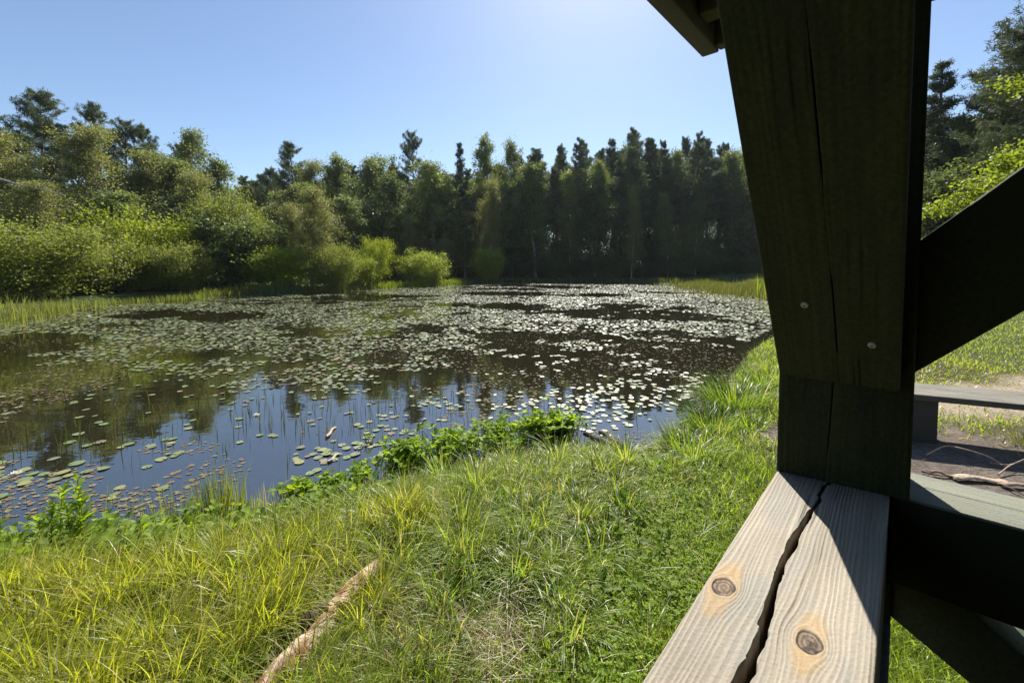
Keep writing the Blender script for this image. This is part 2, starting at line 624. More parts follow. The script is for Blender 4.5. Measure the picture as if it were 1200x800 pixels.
# sunken and floating scraps of leaf
n = 30000
Y_ = np.exp(rng.uniform(math.log(3.2), math.log(22), n)); X_ = rng.uniform(-1.3, .9, n) * Y_
ok = (shore_dist(X_, Y_) < -.1) & (fbm(X_ * .7, Y_ * .7, 91, 4) > .63 - .16 * sstep(4.5, 9, Y_)) & (rng.uniform(0, 1, n) < .7)
X_, Y_ = X_[ok], Y_[ok]
k = len(X_)
mbs = MB()
sz = rng.uniform(.008, .034, k)
aa = rng.uniform(0, 6.28, k)
ring = []
for j in range(6):
    th = aa + j * math.pi / 3
    rj = sz * rng.uniform(.6, 1.1, k)
    ring.append(np.stack([X_ + rj * np.cos(th), Y_ + rj * np.sin(th) * .8, np.full(k, WATER + .003) + rng.uniform(0, .003, k)], 1))
V = np.stack(ring, 1).reshape(-1, 3)
b = np.arange(k)[:, None] * 6
cc = cmix((.13, .085, .055), (.20, .17, .10), rng.uniform(0, 1, k))
mbs.add(V, np.concatenate([b + [[0, 1, 2, 3]], b + [[0, 3, 4, 5]]]), None, np.repeat(cc, 6, 0))
tag(mbs.build('floating_leaf_litter', M_DEAD), 'small reddish brown leaf scraps scattered on the near water', 'leaf litter', None, 'stuff')

# white flowers
def flower_mesh():
    mb = MB()
    for ring_, (npet, tilt, ln) in enumerate([(8, .35, 1.0), (7, .8, .85), (5, 1.15, .7)]):
        for j in range(npet):
            a_ = 2 * math.pi * (j + .5 * ring_) / npet
            dr = np.array([math.cos(a_), math.sin(a_), 0]); sd = np.array([-math.sin(a_), math.cos(a_), 0])
            up = np.array([0, 0, 1.0])
            tip = dr * ln * math.cos(tilt) + up * ln * math.sin(tilt)
            mid = dr * ln * .55 * math.cos(tilt * .8) + up * ln * .55 * math.sin(tilt * .8)
            mb.add([dr * .1, mid + sd * .2, tip, mid - sd * .2], [[0, 1, 2, 3]], None, (.8, .8, .72))
    return mb


def heart_mesh():
    mb = MB()
    tube(mb, [(0, 0, .1), (0, 0, .4), (0, 0, .5)], [.2, .22, .02], (.7, .5, .05), 8)
    return mb


fm, hm = flower_mesh().mesh('petals', M_PETAL), heart_mesh().mesh('stamens', M_PETAL)
for px, py, s_, lab in [(19, 556, .055, 'white water lily flower floating nearest the leafy left bank'),
                        (98, 352, .10, 'white water lily flower first of the row by the left reeds'),
                        (110, 353, .10, 'white water lily flower second of the row by the left reeds'),
                        (123, 354, .10, 'white water lily flower third of the row by the left reeds'),
                        (135, 355, .10, 'white water lily flower at the open-water end of the left row'),
                        (105, 371, .085, 'white water lily flower alone just outside the left reeds'),
                        (301, 487, .05, 'white water lily flower open on blue water in mid left')]:
    c = at_z(px, py, WATER)
    e = empty('water_lily_flower', (c[0], c[1], WATER + .005)); e.scale = (s_, s_, s_); e.rotation_euler = (0, 0, rng.uniform(0, 6))
    tag(e, lab, 'flower', 'white water lily flowers')
    for nm, me in (('petals', fm), ('stamens', hm)):
        o = bpy.data.objects.new(nm, me); o.parent = e; col.objects.link(o)

# ------------------------------------------------------------------ trees
def rhombs(n): return n


def wobble_path(p0, p1, k, amp):
    s = np.linspace(0, 1, k)[:, None]
    P = p0 * (1 - s) + p1 * s
    off = np.cumsum(rng.normal(0, amp, (k, 3)), axis=0)
    off -= off[0]
    off *= np.sin(np.pi * np.clip(s, 0, 1)) * .5 + s * .4
    return P + off


def broadleaf(H, base, Rd, shape, leaf, nleaf, c_lo, c_hi, bark, stems=1, spread=.34, limbs=34, rise=.55, droop=0.0, trad=.012):
    """trunk mesh and crown mesh of a leafy tree or bush"""
    tb, cb = MB(), MB()
    centres = []
    for s_ in range(stems):
        if stems == 1:
            p0 = np.zeros(3); top = np.array([rng.normal(0, .03 * H), rng.normal(0, .03 * H), H * .97])
        else:
            a_ = 2 * math.pi * (s_ + rng.uniform(-.3, .3)) / stems
            p0 = np.array([.12 * Rd * math.cos(a_), .12 * Rd * math.sin(a_), 0])
            lean = rng.uniform(.25, .75)
            top = np.array([lean * Rd * math.cos(a_), lean * Rd * math.sin(a_), H * rng.uniform(.72, .98) * math.sqrt(max(.2, 1 - .55 * lean * lean))])
        k = 9
        path = wobble_path(p0, top, k, .012 * H)
        r0 = H * trad / math.sqrt(stems)
        tube(tb, path, r0 * np.linspace(1, .15, k), bark(np.linspace(0, 1, k)), 7)
        for j in range(max(4, limbs // stems)):
            f = base + (1 - base) * ((j + rng.uniform(0, 1)) / max(4, limbs // stems)) ** .9
            f = min(f, .985)
            p = path[min(int(f * (k - 1)), k - 2)] * (1 - (f * (k - 1)) % 1) + path[min(int(f * (k - 1)) + 1, k - 1)] * ((f * (k - 1)) % 1)
            a_ = j * 2.4 + rng.normal(0, .4)
            u = (f - base) / (1 - base + 1e-6)
            ln = Rd * shape(u) * rng.uniform(.4, 1.2) * (1.5 if rng.uniform() < .13 else 1) / (1 if stems == 1 else 1.5)
            el = rise * rng.uniform(.5, 1.4)
            dr = np.array([math.cos(a_) * math.cos(el), math.sin(a_) * math.cos(el), math.sin(el)])
            e = p + dr * ln
            e[2] -= droop * ln * .5
            if e[2] > H: e[2] = H - rng.uniform(0, .04) * H
            mid = (p + e) / 2 + np.array([0, 0, .12 * ln])
            tube(tb, [p, mid, e], [r0 * .32 * (1 - .7 * f), r0 * .2 * (1 - .7 * f), .006], bark(np.array([.9, .95, 1.0])), 4, False)
            nsub = 3 + int(ln * 1.6)
            for q in range(nsub):
                w = rng.uniform(.3, 1.05)
                c = (p * (1 - w) ** 2 + 2 * mid * w * (1 - w) + e * w * w) + rng.normal(0, .16 * ln + .05, 3) * np.array([1, 1, .8])
                c[2] -= droop * rng.uniform(0, .5) * ln
                if c[2] < .15: c[2] = rng.uniform(.1, .5)
                centres.append(c)
    C = np.array(centres)
    wts = rng.uniform(.3, 1.4, len(C)); wts /= wts.sum()
    idx = rng.choice(len(C), nleaf, p=wts)
    sp = rng.uniform(.6, 1.3, len(C)) * spread
    P = C[idx] + rng.normal(0, 1, (nleaf, 3)) * sp[idx][:, None] * np.array([1, 1, .75 + droop * .8])
    P[:, 2] = np.maximum(P[:, 2], .05)
    tone = rng.uniform(0, 1, len(C))
    t = np.clip(tone[idx] * .6 + rng.uniform(0, .5, nleaf), 0, 1)
    lf = leaf * rng.uniform(.6, 1.3, nleaf)
    leaf_quads(cb, P, lf, lf * .62, .5, cmix(c_lo, c_hi, t))
    return tb, cb


def pine(H, base, Rd, nwhorl, c_lo, c_hi, bark, shape, tuft=.30, dens=1.0, dead=True, m_=11, wr=.26, flat=.09):
    tb, cb = MB(), MB()
    k = 10
    path = wobble_path(np.zeros(3), np.array([rng.normal(0, .02 * H), rng.normal(0, .02 * H), H]), k, .006 * H)
    tube(tb, path, H * .0125 * np.linspace(1, .12, k), bark(np.linspace(0, 1, k)), 8)

    def on(f):
        q = min(f * (k - 1), k - 1.001); i = int(q)
        return path[i] * (1 - q + i) + path[i + 1] * (q - i)
    if dead:
        for j in range(7):
            p = on(rng.uniform(.08, base + .05)); a_ = rng.uniform(0, 6.28); ln = rng.uniform(.4, 1.3)
            tube(tb, [p, p + ln * np.array([math.cos(a_), math.sin(a_), rng.uniform(-.2, .2)])], [.025, .006], (.06, .05, .04), 4, False)
    T, A, tn = [], [], []
    for w in range(nwhorl):
        f = base + (1 - base) * (w + rng.uniform(-.3, .3) + .4) / nwhorl
        f = min(max(f, base * .9), .99)
        u = (f - base) / (1 - base)
        for j in range(int(rng.integers(4, 7))):
            p = on(min(.995, f + rng.normal(0, .006))); a_ = rng.uniform(0, 6.28)
            ln = max(.10 if shape is sh_cone else .35, Rd * shape(u) * rng.uniform(.55, 1.2))
            el = rng.normal(.18 + .5 * u, .15)
            dr = np.array([math.cos(a_) * math.cos(el), math.sin(a_) * math.cos(el), math.sin(el)])
            e = p + dr * ln + np.array([0, 0, .12 * ln]); mid = p + dr * ln * .5 - np.array([0, 0, .05 * ln])
            tube(tb, [p, mid, e], [.012 * H * .25, .012 * H * .16, .008], (.12, .075, .045), 4, False)
            tone = rng.uniform(0, 1)
            nt_ = int((5 + ln * 6) * dens)
            ww = rng.uniform(.25, 1.05, nt_) ** .8
            side = np.array([-math.sin(a_), math.cos(a_), 0])
            c = p[None] * ((1 - ww) ** 2)[:, None] + 2 * mid[None] * (ww * (1 - ww))[:, None] + e[None] * (ww ** 2)[:, None]
            c = c + side[None] * (rng.normal(0, .22, nt_) * ln * (.4 + .6 * ww))[:, None] + np.array([0, 0, 1.0]) * rng.normal(.05, flat, nt_)[:, None]
            T.append(c); A.append(np.tile(dr * .6 + np.array([0, 0, .5]), (nt_, 1))); tn.append(np.full(nt_, tone))
    T = np.concatenate(T); A = np.concatenate(A); tn = np.concatenate(tn)
    P = np.repeat(T, m_, 0); ax = unit(np.repeat(A, m_, 0) * .7 + rng.normal(0, .75, (len(P), 3)))
    ln = tuft * rng.uniform(.6, 1.2, len(P))
    P = P + ax * (ln * .45)[:, None] + rng.normal(0, .05, (len(P), 3))
    t = np.clip(np.repeat(tn, m_) * .55 + rng.uniform(0, .5, len(P)), 0, 1)
    leaf_quads(cb, P, ln, ln * wr, .2, cmix(c_lo, c_hi, t), ax)
    return tb, cb


def bark_pine(t): return cmix((.15, .115, .09), (.30, .17, .10), sstep(.3, .7, t))
def bark_birch(t): return cmix((.50, .47, .42), (.34, .28, .22), sstep(.5, 1, t)) * (.55 + .5 * (np.sin(np.asarray(t) * 37) > -.4))[:, None]
def bark_grey(t): return cmix((.13, .11, .09), (.10, .085, .06), t)
def sh_oval(u): return (max(0, 1 - (2 * u - .8) ** 2 / 1.7)) ** .6
def sh_birch(u): return .35 + .65 * max(0, math.sin(math.pi * min(1, .18 + u * .84))) * (1 - .55 * u)
def sh_mound(u): return .95 * (1 - u * u * .6)
def sh_cone(u): return 1.02 - .93 * u
def sh_pine(u): return (.55 + .75 * u * (1 - u) * 2) * (1 - .55 * u)
def sh_forest(u): return (.62 + .7 * u * (1 - u) * 2) * (1 - .74 * u)
def sh_flat(u): return .9 - .35 * abs(u - .5)


BIRCH_LO, BIRCH_HI = (.095, .125, .045), (.205, .235, .090)
OLIVE_LO, OLIVE_HI = (.130, .142, .055), (.262, .255, .105)
WIL_LO, WIL_HI = (.120, .140, .034), (.255, .275, .062)
BRI_LO, BRI_HI = (.160, .200, .022), (.310, .340, .038)
DRK_LO, DRK_HI = (.070, .092, .042), (.165, .198, .080)
PIN_LO, PIN_HI = (.058, .084, .046), (.150, .185, .095)
SPR_LO, SPR_HI = (.035, .055, .032), (.085, .110, .056)

KIND = {}


def reg(name, fn, variants):
    KIND[name] = []
    for i in range(variants):
        tb, cb = fn()
        KIND[name].append((tb.mesh('trunk', M_BARK, True), cb.mesh('crown', M_NEEDLE if name in ('pine', 'spruce', 'forest_pine', 'edge_pine', 'near_pine', 'near_spruce') else M_LEAF)))


# every kind is built at unit heights used below, then scaled
reg('birch', lambda: broadleaf(12, .14, 2.7, sh_birch, .17, 19000, BIRCH_LO, BIRCH_HI, bark_birch, 1, .27, 50, .7, .35), 5)
reg('olive_birch', lambda: broadleaf(12, .10, 3.0, sh_birch, .13, 24000, OLIVE_LO, OLIVE_HI, bark_birch, 1, .30, 54, .75, .35), 5)
reg('willow_bush', lambda: broadleaf(5, .05, 3.1, sh_mound, .11, 32000, WIL_LO, WIL_HI, bark_grey, 9, .30, 110, .6, .15), 3)
reg('bright_bush', lambda: broadleaf(4, .05, 2.6, sh_mound, .12, 19000, BRI_LO, BRI_HI, bark_grey, 9, .26, 100, .6, .1), 2)
reg('dark_bush', lambda: broadleaf(5, .03, 3.0, sh_mound, .19, 10000, DRK_LO, DRK_HI, bark_grey, 8, .34, 90, .6, .1), 2)
reg('dark_broadleaf', lambda: broadleaf(14, .10, 3.4, sh_oval, .24, 15000, DRK_LO, (.13, .155, .06), bark_grey, 1, .46, 52, .6, .15), 3)
reg('forest_pine', lambda: pine(17, .42, 2.9, 21, PIN_LO, PIN_HI, bark_pine, sh_forest, .28, 1.35, True, 15, .16), 5)
reg('edge_pine', lambda: pine(14, .22, 3.2, 18, PIN_LO, PIN_HI, bark_pine, sh_pine, .28, 1.6, True, 16, .15), 3)
reg('near_pine', lambda: pine(14, .15, 3.6, 15, (.055, .075, .040), (.145, .165, .085), bark_pine, sh_pine, .24, 2.6, True, 17, .14, .05), 2)
reg('near_spruce', lambda: pine(14, .08, 2.3, 24, (.045, .065, .040), (.10, .125, .07), bark_grey, sh_cone, .24, 1.8, False, 14, .14, .05), 1)
reg('spruce', lambda: pine(14, .10, 2.5, 26, SPR_LO, SPR_HI, bark_grey, sh_cone, .28, 1.2, False, 14, .16), 2)
HT = {'birch': 12, 'olive_birch': 12, 'willow_bush': 5, 'bright_bush': 4, 'dark_bush': 5, 'dark_broadleaf': 14, 'forest_pine': 17, 'edge_pine': 14, 'spruce': 14, 'near_pine': 14, 'near_spruce': 14}
RADI = {'birch': 2.7, 'olive_birch': 3.0, 'willow_bush': 3.1, 'bright_bush': 2.6, 'dark_bush': 3.0, 'dark_broadleaf': 3.4, 'forest_pine': 2.9, 'edge_pine': 3.2, 'spruce': 2.5, 'near_pine': 3.6, 'near_spruce': 2.3}
OBJ = {'birch': ('birch_tree', 'tree'), 'olive_birch': ('birch_tree', 'tree'), 'willow_bush': ('willow_bush', 'bush'), 'bright_bush': ('willow_bush', 'bush'), 'dark_bush': ('alder_bush', 'bush'),
       'dark_broadleaf': ('alder_tree', 'tree'), 'forest_pine': ('pine_tree', 'tree'), 'edge_pine': ('pine_tree', 'tree'), 'spruce': ('spruce_tree', 'tree'), 'near_pine': ('pine_tree', 'tree'), 'near_spruce': ('spruce_tree', 'tree')}
count = {}


def plant(kind, px, Y, top, label, group, wid=None, vi=None):
    """a tree standing Y metres away; its height comes from where its top shows"""
    X = (px - PX0) / F * Y
    gz = float(ground_z(np.array([X]), np.array([Y]))[0]) - .05
    zt = CAMZ + (311.7 - top) / F * Y
    s = (zt - gz) / HT[kind]
    i = count.get(kind, 0); count[kind] = i + 1
    tr, cr = KIND[kind][(i if vi is None else vi) % len(KIND[kind])]
    e = empty(OBJ[kind][0], (X, Y, gz))
    w = s if wid is None else wid / (2 * RADI[kind]) * (1.2 if kind == 'birch' else 1.05) * rng.uniform(.9, 1.12)
    e.scale = (w, w, s)
    e.rotation_euler = (rng.normal(0, .03), rng.normal(0, .03), rng.uniform(0, 6.28))
    tag(e, label, OBJ[kind][1], group)
    for nm, me in (('trunk', tr), ('crown', cr)):
        o = bpy.data.objects.new(nm, me); o.parent = e; col.objects.link(o)
    return e


GB, GL, GF, GR, GS = 'bushes along the left shore', 'trees on the left bank', 'trees of the forest wall behind the pond', 'trees at the right of the shelter', 'bushes at the foot of the far forest'
for k_ in [
    ('willow_bush', 22, 20.5, 254, 'broad yellow-green willow bush at the left edge beside the reeds', GB, 7.4),
    ('willow_bush', 88, 23.5, 285, 'low rounded willow bush tucked behind the row of white flowers', GB, 4.6),
    ('bright_bush', 168, 29, 246, 'bright lime willow bush with its lit top between two darker bushes', GB, 7.2),
    ('willow_bush', 130, 26, 268, 'mid green willow bush left of the lime-topped bush', GB, 5.4),
    ('willow_bush', 200, 27.5, 280, 'lower dark-sided willow bush under the lime-topped bush', GB, 5.0),
    ('willow_bush', 258, 33, 220, 'tall upright willow bush with the darkest green shaded side', GB, 6.4),
    ('willow_bush', 298, 37, 240, 'narrow tall willow bush right of the dark tall one', GB, 4.6),
    ('olive_birch', 365, 33, 222, 'yellow-green young birch rising from the shoreline bushes', GB, 5.0),
    ('olive_birch', 340, 34, 240, 'second yellow-green young birch just left of the lit shoreline birch', GB, 4.4),
    ('bright_bush', 330, 32, 288, 'bushy yellow-green willow at the foot of the young birches', GB, 5.4),
    ('willow_bush', 385, 33, 282, 'loose willow bush right below the lit young birch', GB, 5.0),
    ('bright_bush', 418, 36, 296, 'small yellow-green willow bush ending the left bushes', GB, 4.6),
    ('bright_bush', 440, 38.5, 278, 'tall loose willow spray beside the gap in the bushes', GB, 3.4),
    ('bright_bush', 497, 42.5, 292, 'round bright willow bush standing alone at the far waterline', GB, 5.6),
    ('olive_birch', 483, 47, 252, 'yellowing birch sapling behind the lone round bush', GB, 3.6),
    ('olive_birch', 517, 50, 278, 'small pale sapling just right of the lone round bush', GB, 3.0),
    ('bright_bush', 573, 50.5, 290, 'lime green bush at the foot of the tall olive birch', GS, 4.2),
    ('olive_birch', 575, 54, 212, 'tall olive birch standing forward of the dark forest', GF, 5.2),
    ('olive_birch', 545, 55, 248, 'shorter olive birch left of the tall olive birch', GF, 5.0),
    ('olive_birch', 740, 58, 220, 'slim pale-topped birch lit against the dark pines', GF, 3.6),
    ('birch', 783, 60, 228, 'slim green birch with lit tip right of the pale-topped birch', GF, 3.6),
    ('birch', 815, 60.5, 212, 'narrow dark birch in front of the rightmost pines', GF, 3.8),
    ('birch', 628, 60, 196, 'round-topped green birch with lit crown before the pines', GF, 5.6),
    ('birch', 668, 61, 200, 'yellow-lit birch second along the dark forest', GF, 5.6),
    ('birch', 697, 62, 190, 'yellow-lit birch third along the dark forest', GF, 5.4),
    ('birch', 740, 66, 190, 'leafy lit tree showing above the pale-topped birch', GF, 6.0),
    ('birch', 795, 66, 178, 'leafy green tree among the pine tops right of centre', GF, 5.0),
    ('birch', 860, 64, 180, 'pale leafy tree beside the timber post at the far shore', GF, 5.5),
    # left bank trees
    ('olive_birch', 112, 33, 150, 'large olive birch with its forked pale trunk showing', GL, 7.6),
    ('olive_birch', 10, 30, 150, 'olive leafy tree cut by the left edge of the frame', GL, 6.6),
    ('olive_birch', 160, 36, 178, 'olive birch right behind the large forked birch', GL, 6.2),
    ('olive_birch', 48, 27, 215, 'olive leafy tree under the leaning pale trunk', GL, 5.4),
    ('birch', 185, 39, 182, 'grey-green birch in the middle of the left bank', GL, 5.6),
    ('birch', 215, 39, 186, 'green-topped birch left of the tallest airy birch', GL, 6.2),
    ('birch', 241, 45, 157, 'tallest airy birch with open crown against the sky', GL, 5.6),
    ('birch', 264, 46, 192, 'soft round birch sloping down to the tree gap', GL, 5.6),
    ('olive_birch', 235, 36, 205, 'tan-tinted birch above the dark tall willow', GL, 5.4),
    ('edge_pine', 52, 40, 112, 'tallest dark pine with tiered crown on the left skyline', GL, 7.0),
    ('edge_pine', 5, 40, 122, 'dark pine at the far left skyline', GL, 6.4),
    ('edge_pine', 25, 36, 165, 'blue-green pine with shelf-like boughs under the tallest pine', GL, 6.5),
    ('edge_pine', 85, 42, 150, 'dark pine just right of the tallest skyline pine', GL, 5.4),
    ('edge_pine', 128, 45, 136, 'dark rounded pine above the large forked birch', GL, 6.0),
    ('edge_pine', 152, 47, 150, 'second dark rounded pine above the forked birch', GL, 5.6),
    ('edge_pine', 178, 48, 154, 'dark pine in the middle of the left skyline', GL, 5.8),
    ('edge_pine', 205, 50, 172, 'low dark pine left of the tallest airy birch', GL, 6.0),
    ('edge_pine', 70, 34, 190, 'shaded pine behind the large forked birch', GL, 5.0),
    ('dark_broadleaf', 287, 66, 222, 'dark leafy tree at the dip of the skyline', GL, 6.0),
    ('dark_broadleaf', 95, 36, 230, 'shaded leafy tree low behind the large birch', GL, 6.0),
    ('dark_broadleaf', 205, 34, 232, 'shaded leafy tree behind the lime-topped bush', GL, 6.0),
    ('birch', 130, 31, 226, 'low green birch behind the mid green willow', GL, 5.0),
    ('dark_broadleaf', 322, 56, 240, 'shaded leafy tree behind the yellow-green young birches', GL, 6.0),
    # left part of the forest wall
    ('edge_pine', 318, 60, 199, 'small dark pine starting the forest wall right of the skyline dip', GF, 5.0),
    ('edge_pine', 346, 56, 177, 'dark umbrella-crowned pine above the young birches', GF, 7.0),
    ('olive_birch', 372, 50, 190, 'olive birch in front of the umbrella-crowned pine', GF, 6.0),
    ('birch', 352, 46, 214, 'greyish birch beneath the umbrella-crowned pine', GF, 5.6),
    ('birch', 398, 54, 184, 'leafy tree with lit top right of the umbrella-crowned pine', GF, 5.6),
    ('birch', 425, 56, 188, 'second leafy tree right of the umbrella-crowned pine', GF, 6.0),
    ('birch', 400, 44, 232, 'low grey-green birch behind the end of the left bushes', GF, 5.0),
    ('birch', 452, 58, 186, 'leafy tree left of the tall spire-topped pine', GF, 6.0),
    ('edge_pine', 489, 58, 166, 'tall spire-topped dark pine in the middle of the skyline', GF, 6.4),
    ('birch', 510, 54, 192, 'rounded grey-green tree beneath the spire-topped pine', GF, 6.4),
    ('spruce', 541, 58, 175, 'dark spruce right of the spire-topped pine', GF, 5.6),
    ('birch', 573, 64, 163, 'left of two tall pale birches on the skyline', GF, 4.8),
    ('birch', 588, 64, 168, 'right of two tall pale birches on the skyline', GF, 4.8),
    ('dark_broadleaf', 468, 52, 215, 'shaded leafy tree behind the yellowing sapling', GF, 6.4),
    ('dark_broadleaf', 525, 56, 205, 'dark leafy tree between the spruce and the rounded tree', GF, 6.4),
    ('spruce', 448, 47, 262, 'small dark spruce behind the gap in the bushes', GF, 3.6),
    ('dark_broadleaf', 430, 50, 240, 'shaded leafy tree above the loose willow spray', GF, 5.6),
    ('dark_broadleaf', 600, 58, 215, 'dark leafy tree just right of the tall olive birch', GF, 6.0),
]:
    plant(*k_)
# the pines of the far forest, row behind row
tops = {600: 186, 625: 181, 650: 172, 680: 170, 700: 174, 720: 170, 740: 154, 765: 166, 780: 160, 800: 166, 820: 160, 840: 168, 860: 166, 880: 166}
row = 0
for Y_, step, dy in ((64, 25, 8), (69, 13, 0), (77, 18, 2), (87, 19, 4)):
    px = 300 + row * 7
    while px < 1075:
        q = px + rng.uniform(-4, 4)
        near_top = tops[min(tops, key=lambda t: abs(t - q))] if q > 590 else 190 + 8 * vnoise(q * .05, .5, 3)
        if row == 1 and q > 592:
            top = near_top + rng.uniform(-2, 9)
        else:
            top = near_top + dy + rng.uniform(2, 24)
        where = 'left half' if q < 560 else ('middle' if q < 740 else 'right half')
        lab = {0: 'dark pine in the front row of the far forest, %s', 1: 'tall dark pine of the far forest skyline, %s', 2: 'dark pine deeper inside the far forest, %s', 3: 'rearmost dark pine filling the far forest, %s'}[row] % where
        if row == 3 or (row == 0 and rng.uniform() < .4):
            lab = ('rearmost dark leafy tree closing the far forest, %s' if row else 'dark leafy tree in the front row of the far forest, %s') % where
            plant('dark_broadleaf', q, Y_ + rng.uniform(-3, 3), top + 10, lab, GF, rng.uniform(6.0, 8.0))
        else:
            plant('forest_pine', q, Y_ + rng.uniform(-3, 3), top, lab, GF, rng.uniform(5.4, 7.4))
        px += step * rng.uniform(.8, 1.25)
    row += 1
for q in np.arange(420, 1070, 24):
    plant('dark_bush', q + rng.uniform(-6, 6), 62 + rng.uniform(-1, 4) - (6 if q < 560 else 0), 290 + rng.uniform(-16, 12), 'dark shaded bush in the row under the far pines', GS, rng.uniform(5, 7))
for q in np.arange(560, 1070, 20):
    plant('dark_bush', q + rng.uniform(-6, 6), 72 + rng.uniform(-2, 4), 281 + rng.uniform(-14, 14), 'tall dark undergrowth bush between the trunks of the far forest', GS, rng.uniform(5, 7))
for q in np.arange(600, 900, 33):
    plant('dark_bush', q + rng.uniform(-8, 8), 60 + rng.uniform(-1, 1), 300 + rng.uniform(-8, 10), 'low dark bush at the far waterline before the forest', GS, rng.uniform(4, 6))
for q in np.arange(0, 330, 30):
    plant('dark_bush', q + rng.uniform(-6, 6), 33 + rng.uniform(-2, 6), 255 + rng.uniform(-25, 10), 'shaded bush deep behind the left shore willows', GB, rng.uniform(5, 7))
for q, Y_, t_ in ((-60, 34, 130), (-120, 36, 130), (-90, 26, 200), (-40, 44, 140), (-180, 34, 140)):
    plant('edge_pine', q, Y_, t_, 'pine standing just past the left edge of the frame', GL, 6.5)
for k_ in [
    ('near_spruce', 1104, 27, 74, 'dark spruce spire between the post and the big pine', GR, 6.2),
    ('near_pine', 1192, 21, -12, 'big pine with layered boughs at the right edge', GR, 7.0),
    ('near_pine', 1160, 25, 92, 'pine with feathery boughs left of the big right pine', GR, 8.0),
    ('near_pine', 1240, 20, -70, 'tall pine half cut by the right edge', GR, 8.0),
    ('dark_broadleaf', 1152, 25, 140, 'leafy green tree below the boughs of the big right pine', GR, 4.0),
    ('edge_pine', 1122, 31, 150, 'dusky pine filling the gap between the spruce spire and the feathery pine', GR, 8.0),
    ('edge_pine', 1195, 30, 80, 'dark pine deep behind the big right pine', GR, 6.0),
    ('spruce', 1082, 33, 130, 'spruce half hidden by the dark post', GR, 6.0),
    ('spruce', 1132, 33, 165, 'shaded spruce behind the right-hand pines', GR, 6.0),
    ('dark_broadleaf', 1130, 24, 190, 'dark shaded tree low behind the bright oak leaves', GR, 6.0),
    ('dark_broadleaf', 1090, 26, 215, 'dusky brown-grey tree beside the timber post', GR, 5.0),
    ('dark_bush', 1110, 24, 260, 'dark bush at the back of the right-hand lawn', GR, 6.0),
    ('dark_bush', 1160, 22, 262, 'second dark bush at the back of the right-hand lawn', GR, 6.0),
    ('dark_bush', 1205, 21, 255, 'third dark bush at the back of the right-hand lawn', GR, 6.0),
    ('near_pine', 1290, 19, -40, 'pine just past the right edge of the frame', GR, 8.0),
    ('dark_bush', 1260, 20, 250, 'dark bush just past the right edge of the frame', GR, 6.0),
]:
    plant(*k_)

# near oak whose boughs reach in from the right
tb, cb = MB(), MB()
tr0 = np.array([9.3, 5.4, 0.0])
tube(tb, np.array([tr0 - [0, 0, .1], tr0 + [.05, .05, 1.6], tr0 + [-.1, .1, 3.2], tr0 + [-.05, .1, 5.2], tr0 + [.1, .1, 7]]) - tr0, [.24, .19, .16, .11, .04], (.13, .11, .09), 10)
cent = []
limbs = [((1102, 246), 6.6, 2.3), ((1140, 214), 6.4, 2.6), ((1168, 196), 6.2, 2.8), ((1194, 182), 6.0, 3.0), ((1190, 208), 5.8, 2.6), ((1150, 238), 6.5, 2.2), ((1215, 190), 5.6, 2.8), ((1200, 98), 6.0, 3.6), ((1180, 215), 6.0, 2.4), ((1124, 232), 6.6, 2.4),
         ((1230, 90), 5.9, 3.6), ((1240, 160), 5.6, 3.0), ((1260, 120), 5.4, 3.4), ((1280, 60), 5.4, 4.2), ((1300, 200), 5.2, 2.6), ((1320, 40), 5.4, 4.6), ((1350, 120), 5.4, 4.0)]
for (px, py), Yd, z0 in limbs:
    e = at_y(px, py, Yd) - tr0
    p = np.array([0, .05, z0])
    mid = (p + e) / 2 + np.array([0, 0, .25])
    tube(tb, [p, mid, e], [.06, .03, .008], (.13, .11, .09), 5, False)
    for w in np.linspace(.78, 1.02, 6):
        cent.append(p * (1 - w) ** 2 + 2 * mid * w * (1 - w) + e * w * w + rng.normal(0, .07, 3) * [1, 1, .5])
cent = np.array(cent)
n = 15000
idx = rng.integers(0, len(cent), n)
P = cent[idx] + rng.normal(0, 1, (n, 3)) * np.array([.12, .12, .06])
lf = rng.uniform(.035, .07, n)
leaf_quads(cb, P, lf, lf * .6, .9, cmix((.15, .20, .025), (.28, .31, .04), rng.uniform(0, 1, n)))
e = empty('oak_tree', tuple(tr0))
tag(e, 'near oak with bright sunlit yellow-green boughs reaching in above the bench', 'tree')
tb.build('trunk', M_BARK, e, True); cb.build('crown', M_LEAF, e)

# leaning pale trunk in the left trees
a_ = at_y(-6, 208, 26); b_ = at_y(25, 217, 26.2); c_ = at_y(76, 229, 26.6)
mbq = MB()
tube(mbq, [a_, b_, (b_ + c_) / 2 + [0, 0, .03], c_], [.06, .05, .04, .02], (.48, .43, .36), 7)
a2 = (b_ * .6 + c_ * .4)
tube(mbq, [a2, a2 + [.5, 0, .35], a2 + [.9, .1, .9]], [.03, .02, .006], (.4, .35, .3), 5)
tag(mbq.build('fallen_trunk', M_BARK, None, True), 'pale bare trunk leaning across the left bank trees', 'dead trunk')

# ------------------------------------------------------------------ shelter geometry needed by the plants
ZR = CAMZ - .42                                     # top of the rails
VP1 = ray(1064, 311.7); RD = VP1.copy(); RD[2] = 0; RD = unit(RD)     # along the left-hand rail, away
RN = np.array([-RD[1], RD[0], 0])                                     # outwards (towards the pond)
WD = np.array([RD[1], -RD[0], 0])                                     # along the right-hand rail
UPV = np.array([0, 0, 1.0])
PL = at_z(910, 551, ZR)            # left foot of the post's inner face on the rail


def shelter_inside(x, y):
    """plan area under the shelter's own floor"""
    qx, qy = x - PL[0], y - PL[1]
    s = qx * RD[0] + qy * RD[1]; t = qx * WD[0] + qy * WD[1]
    return (s < .25) & (t > -.02)


# ------------------------------------------------------------------ grasses
log_a, log_b = at_z(300, 812, .03), at_z(441, 662, .0)


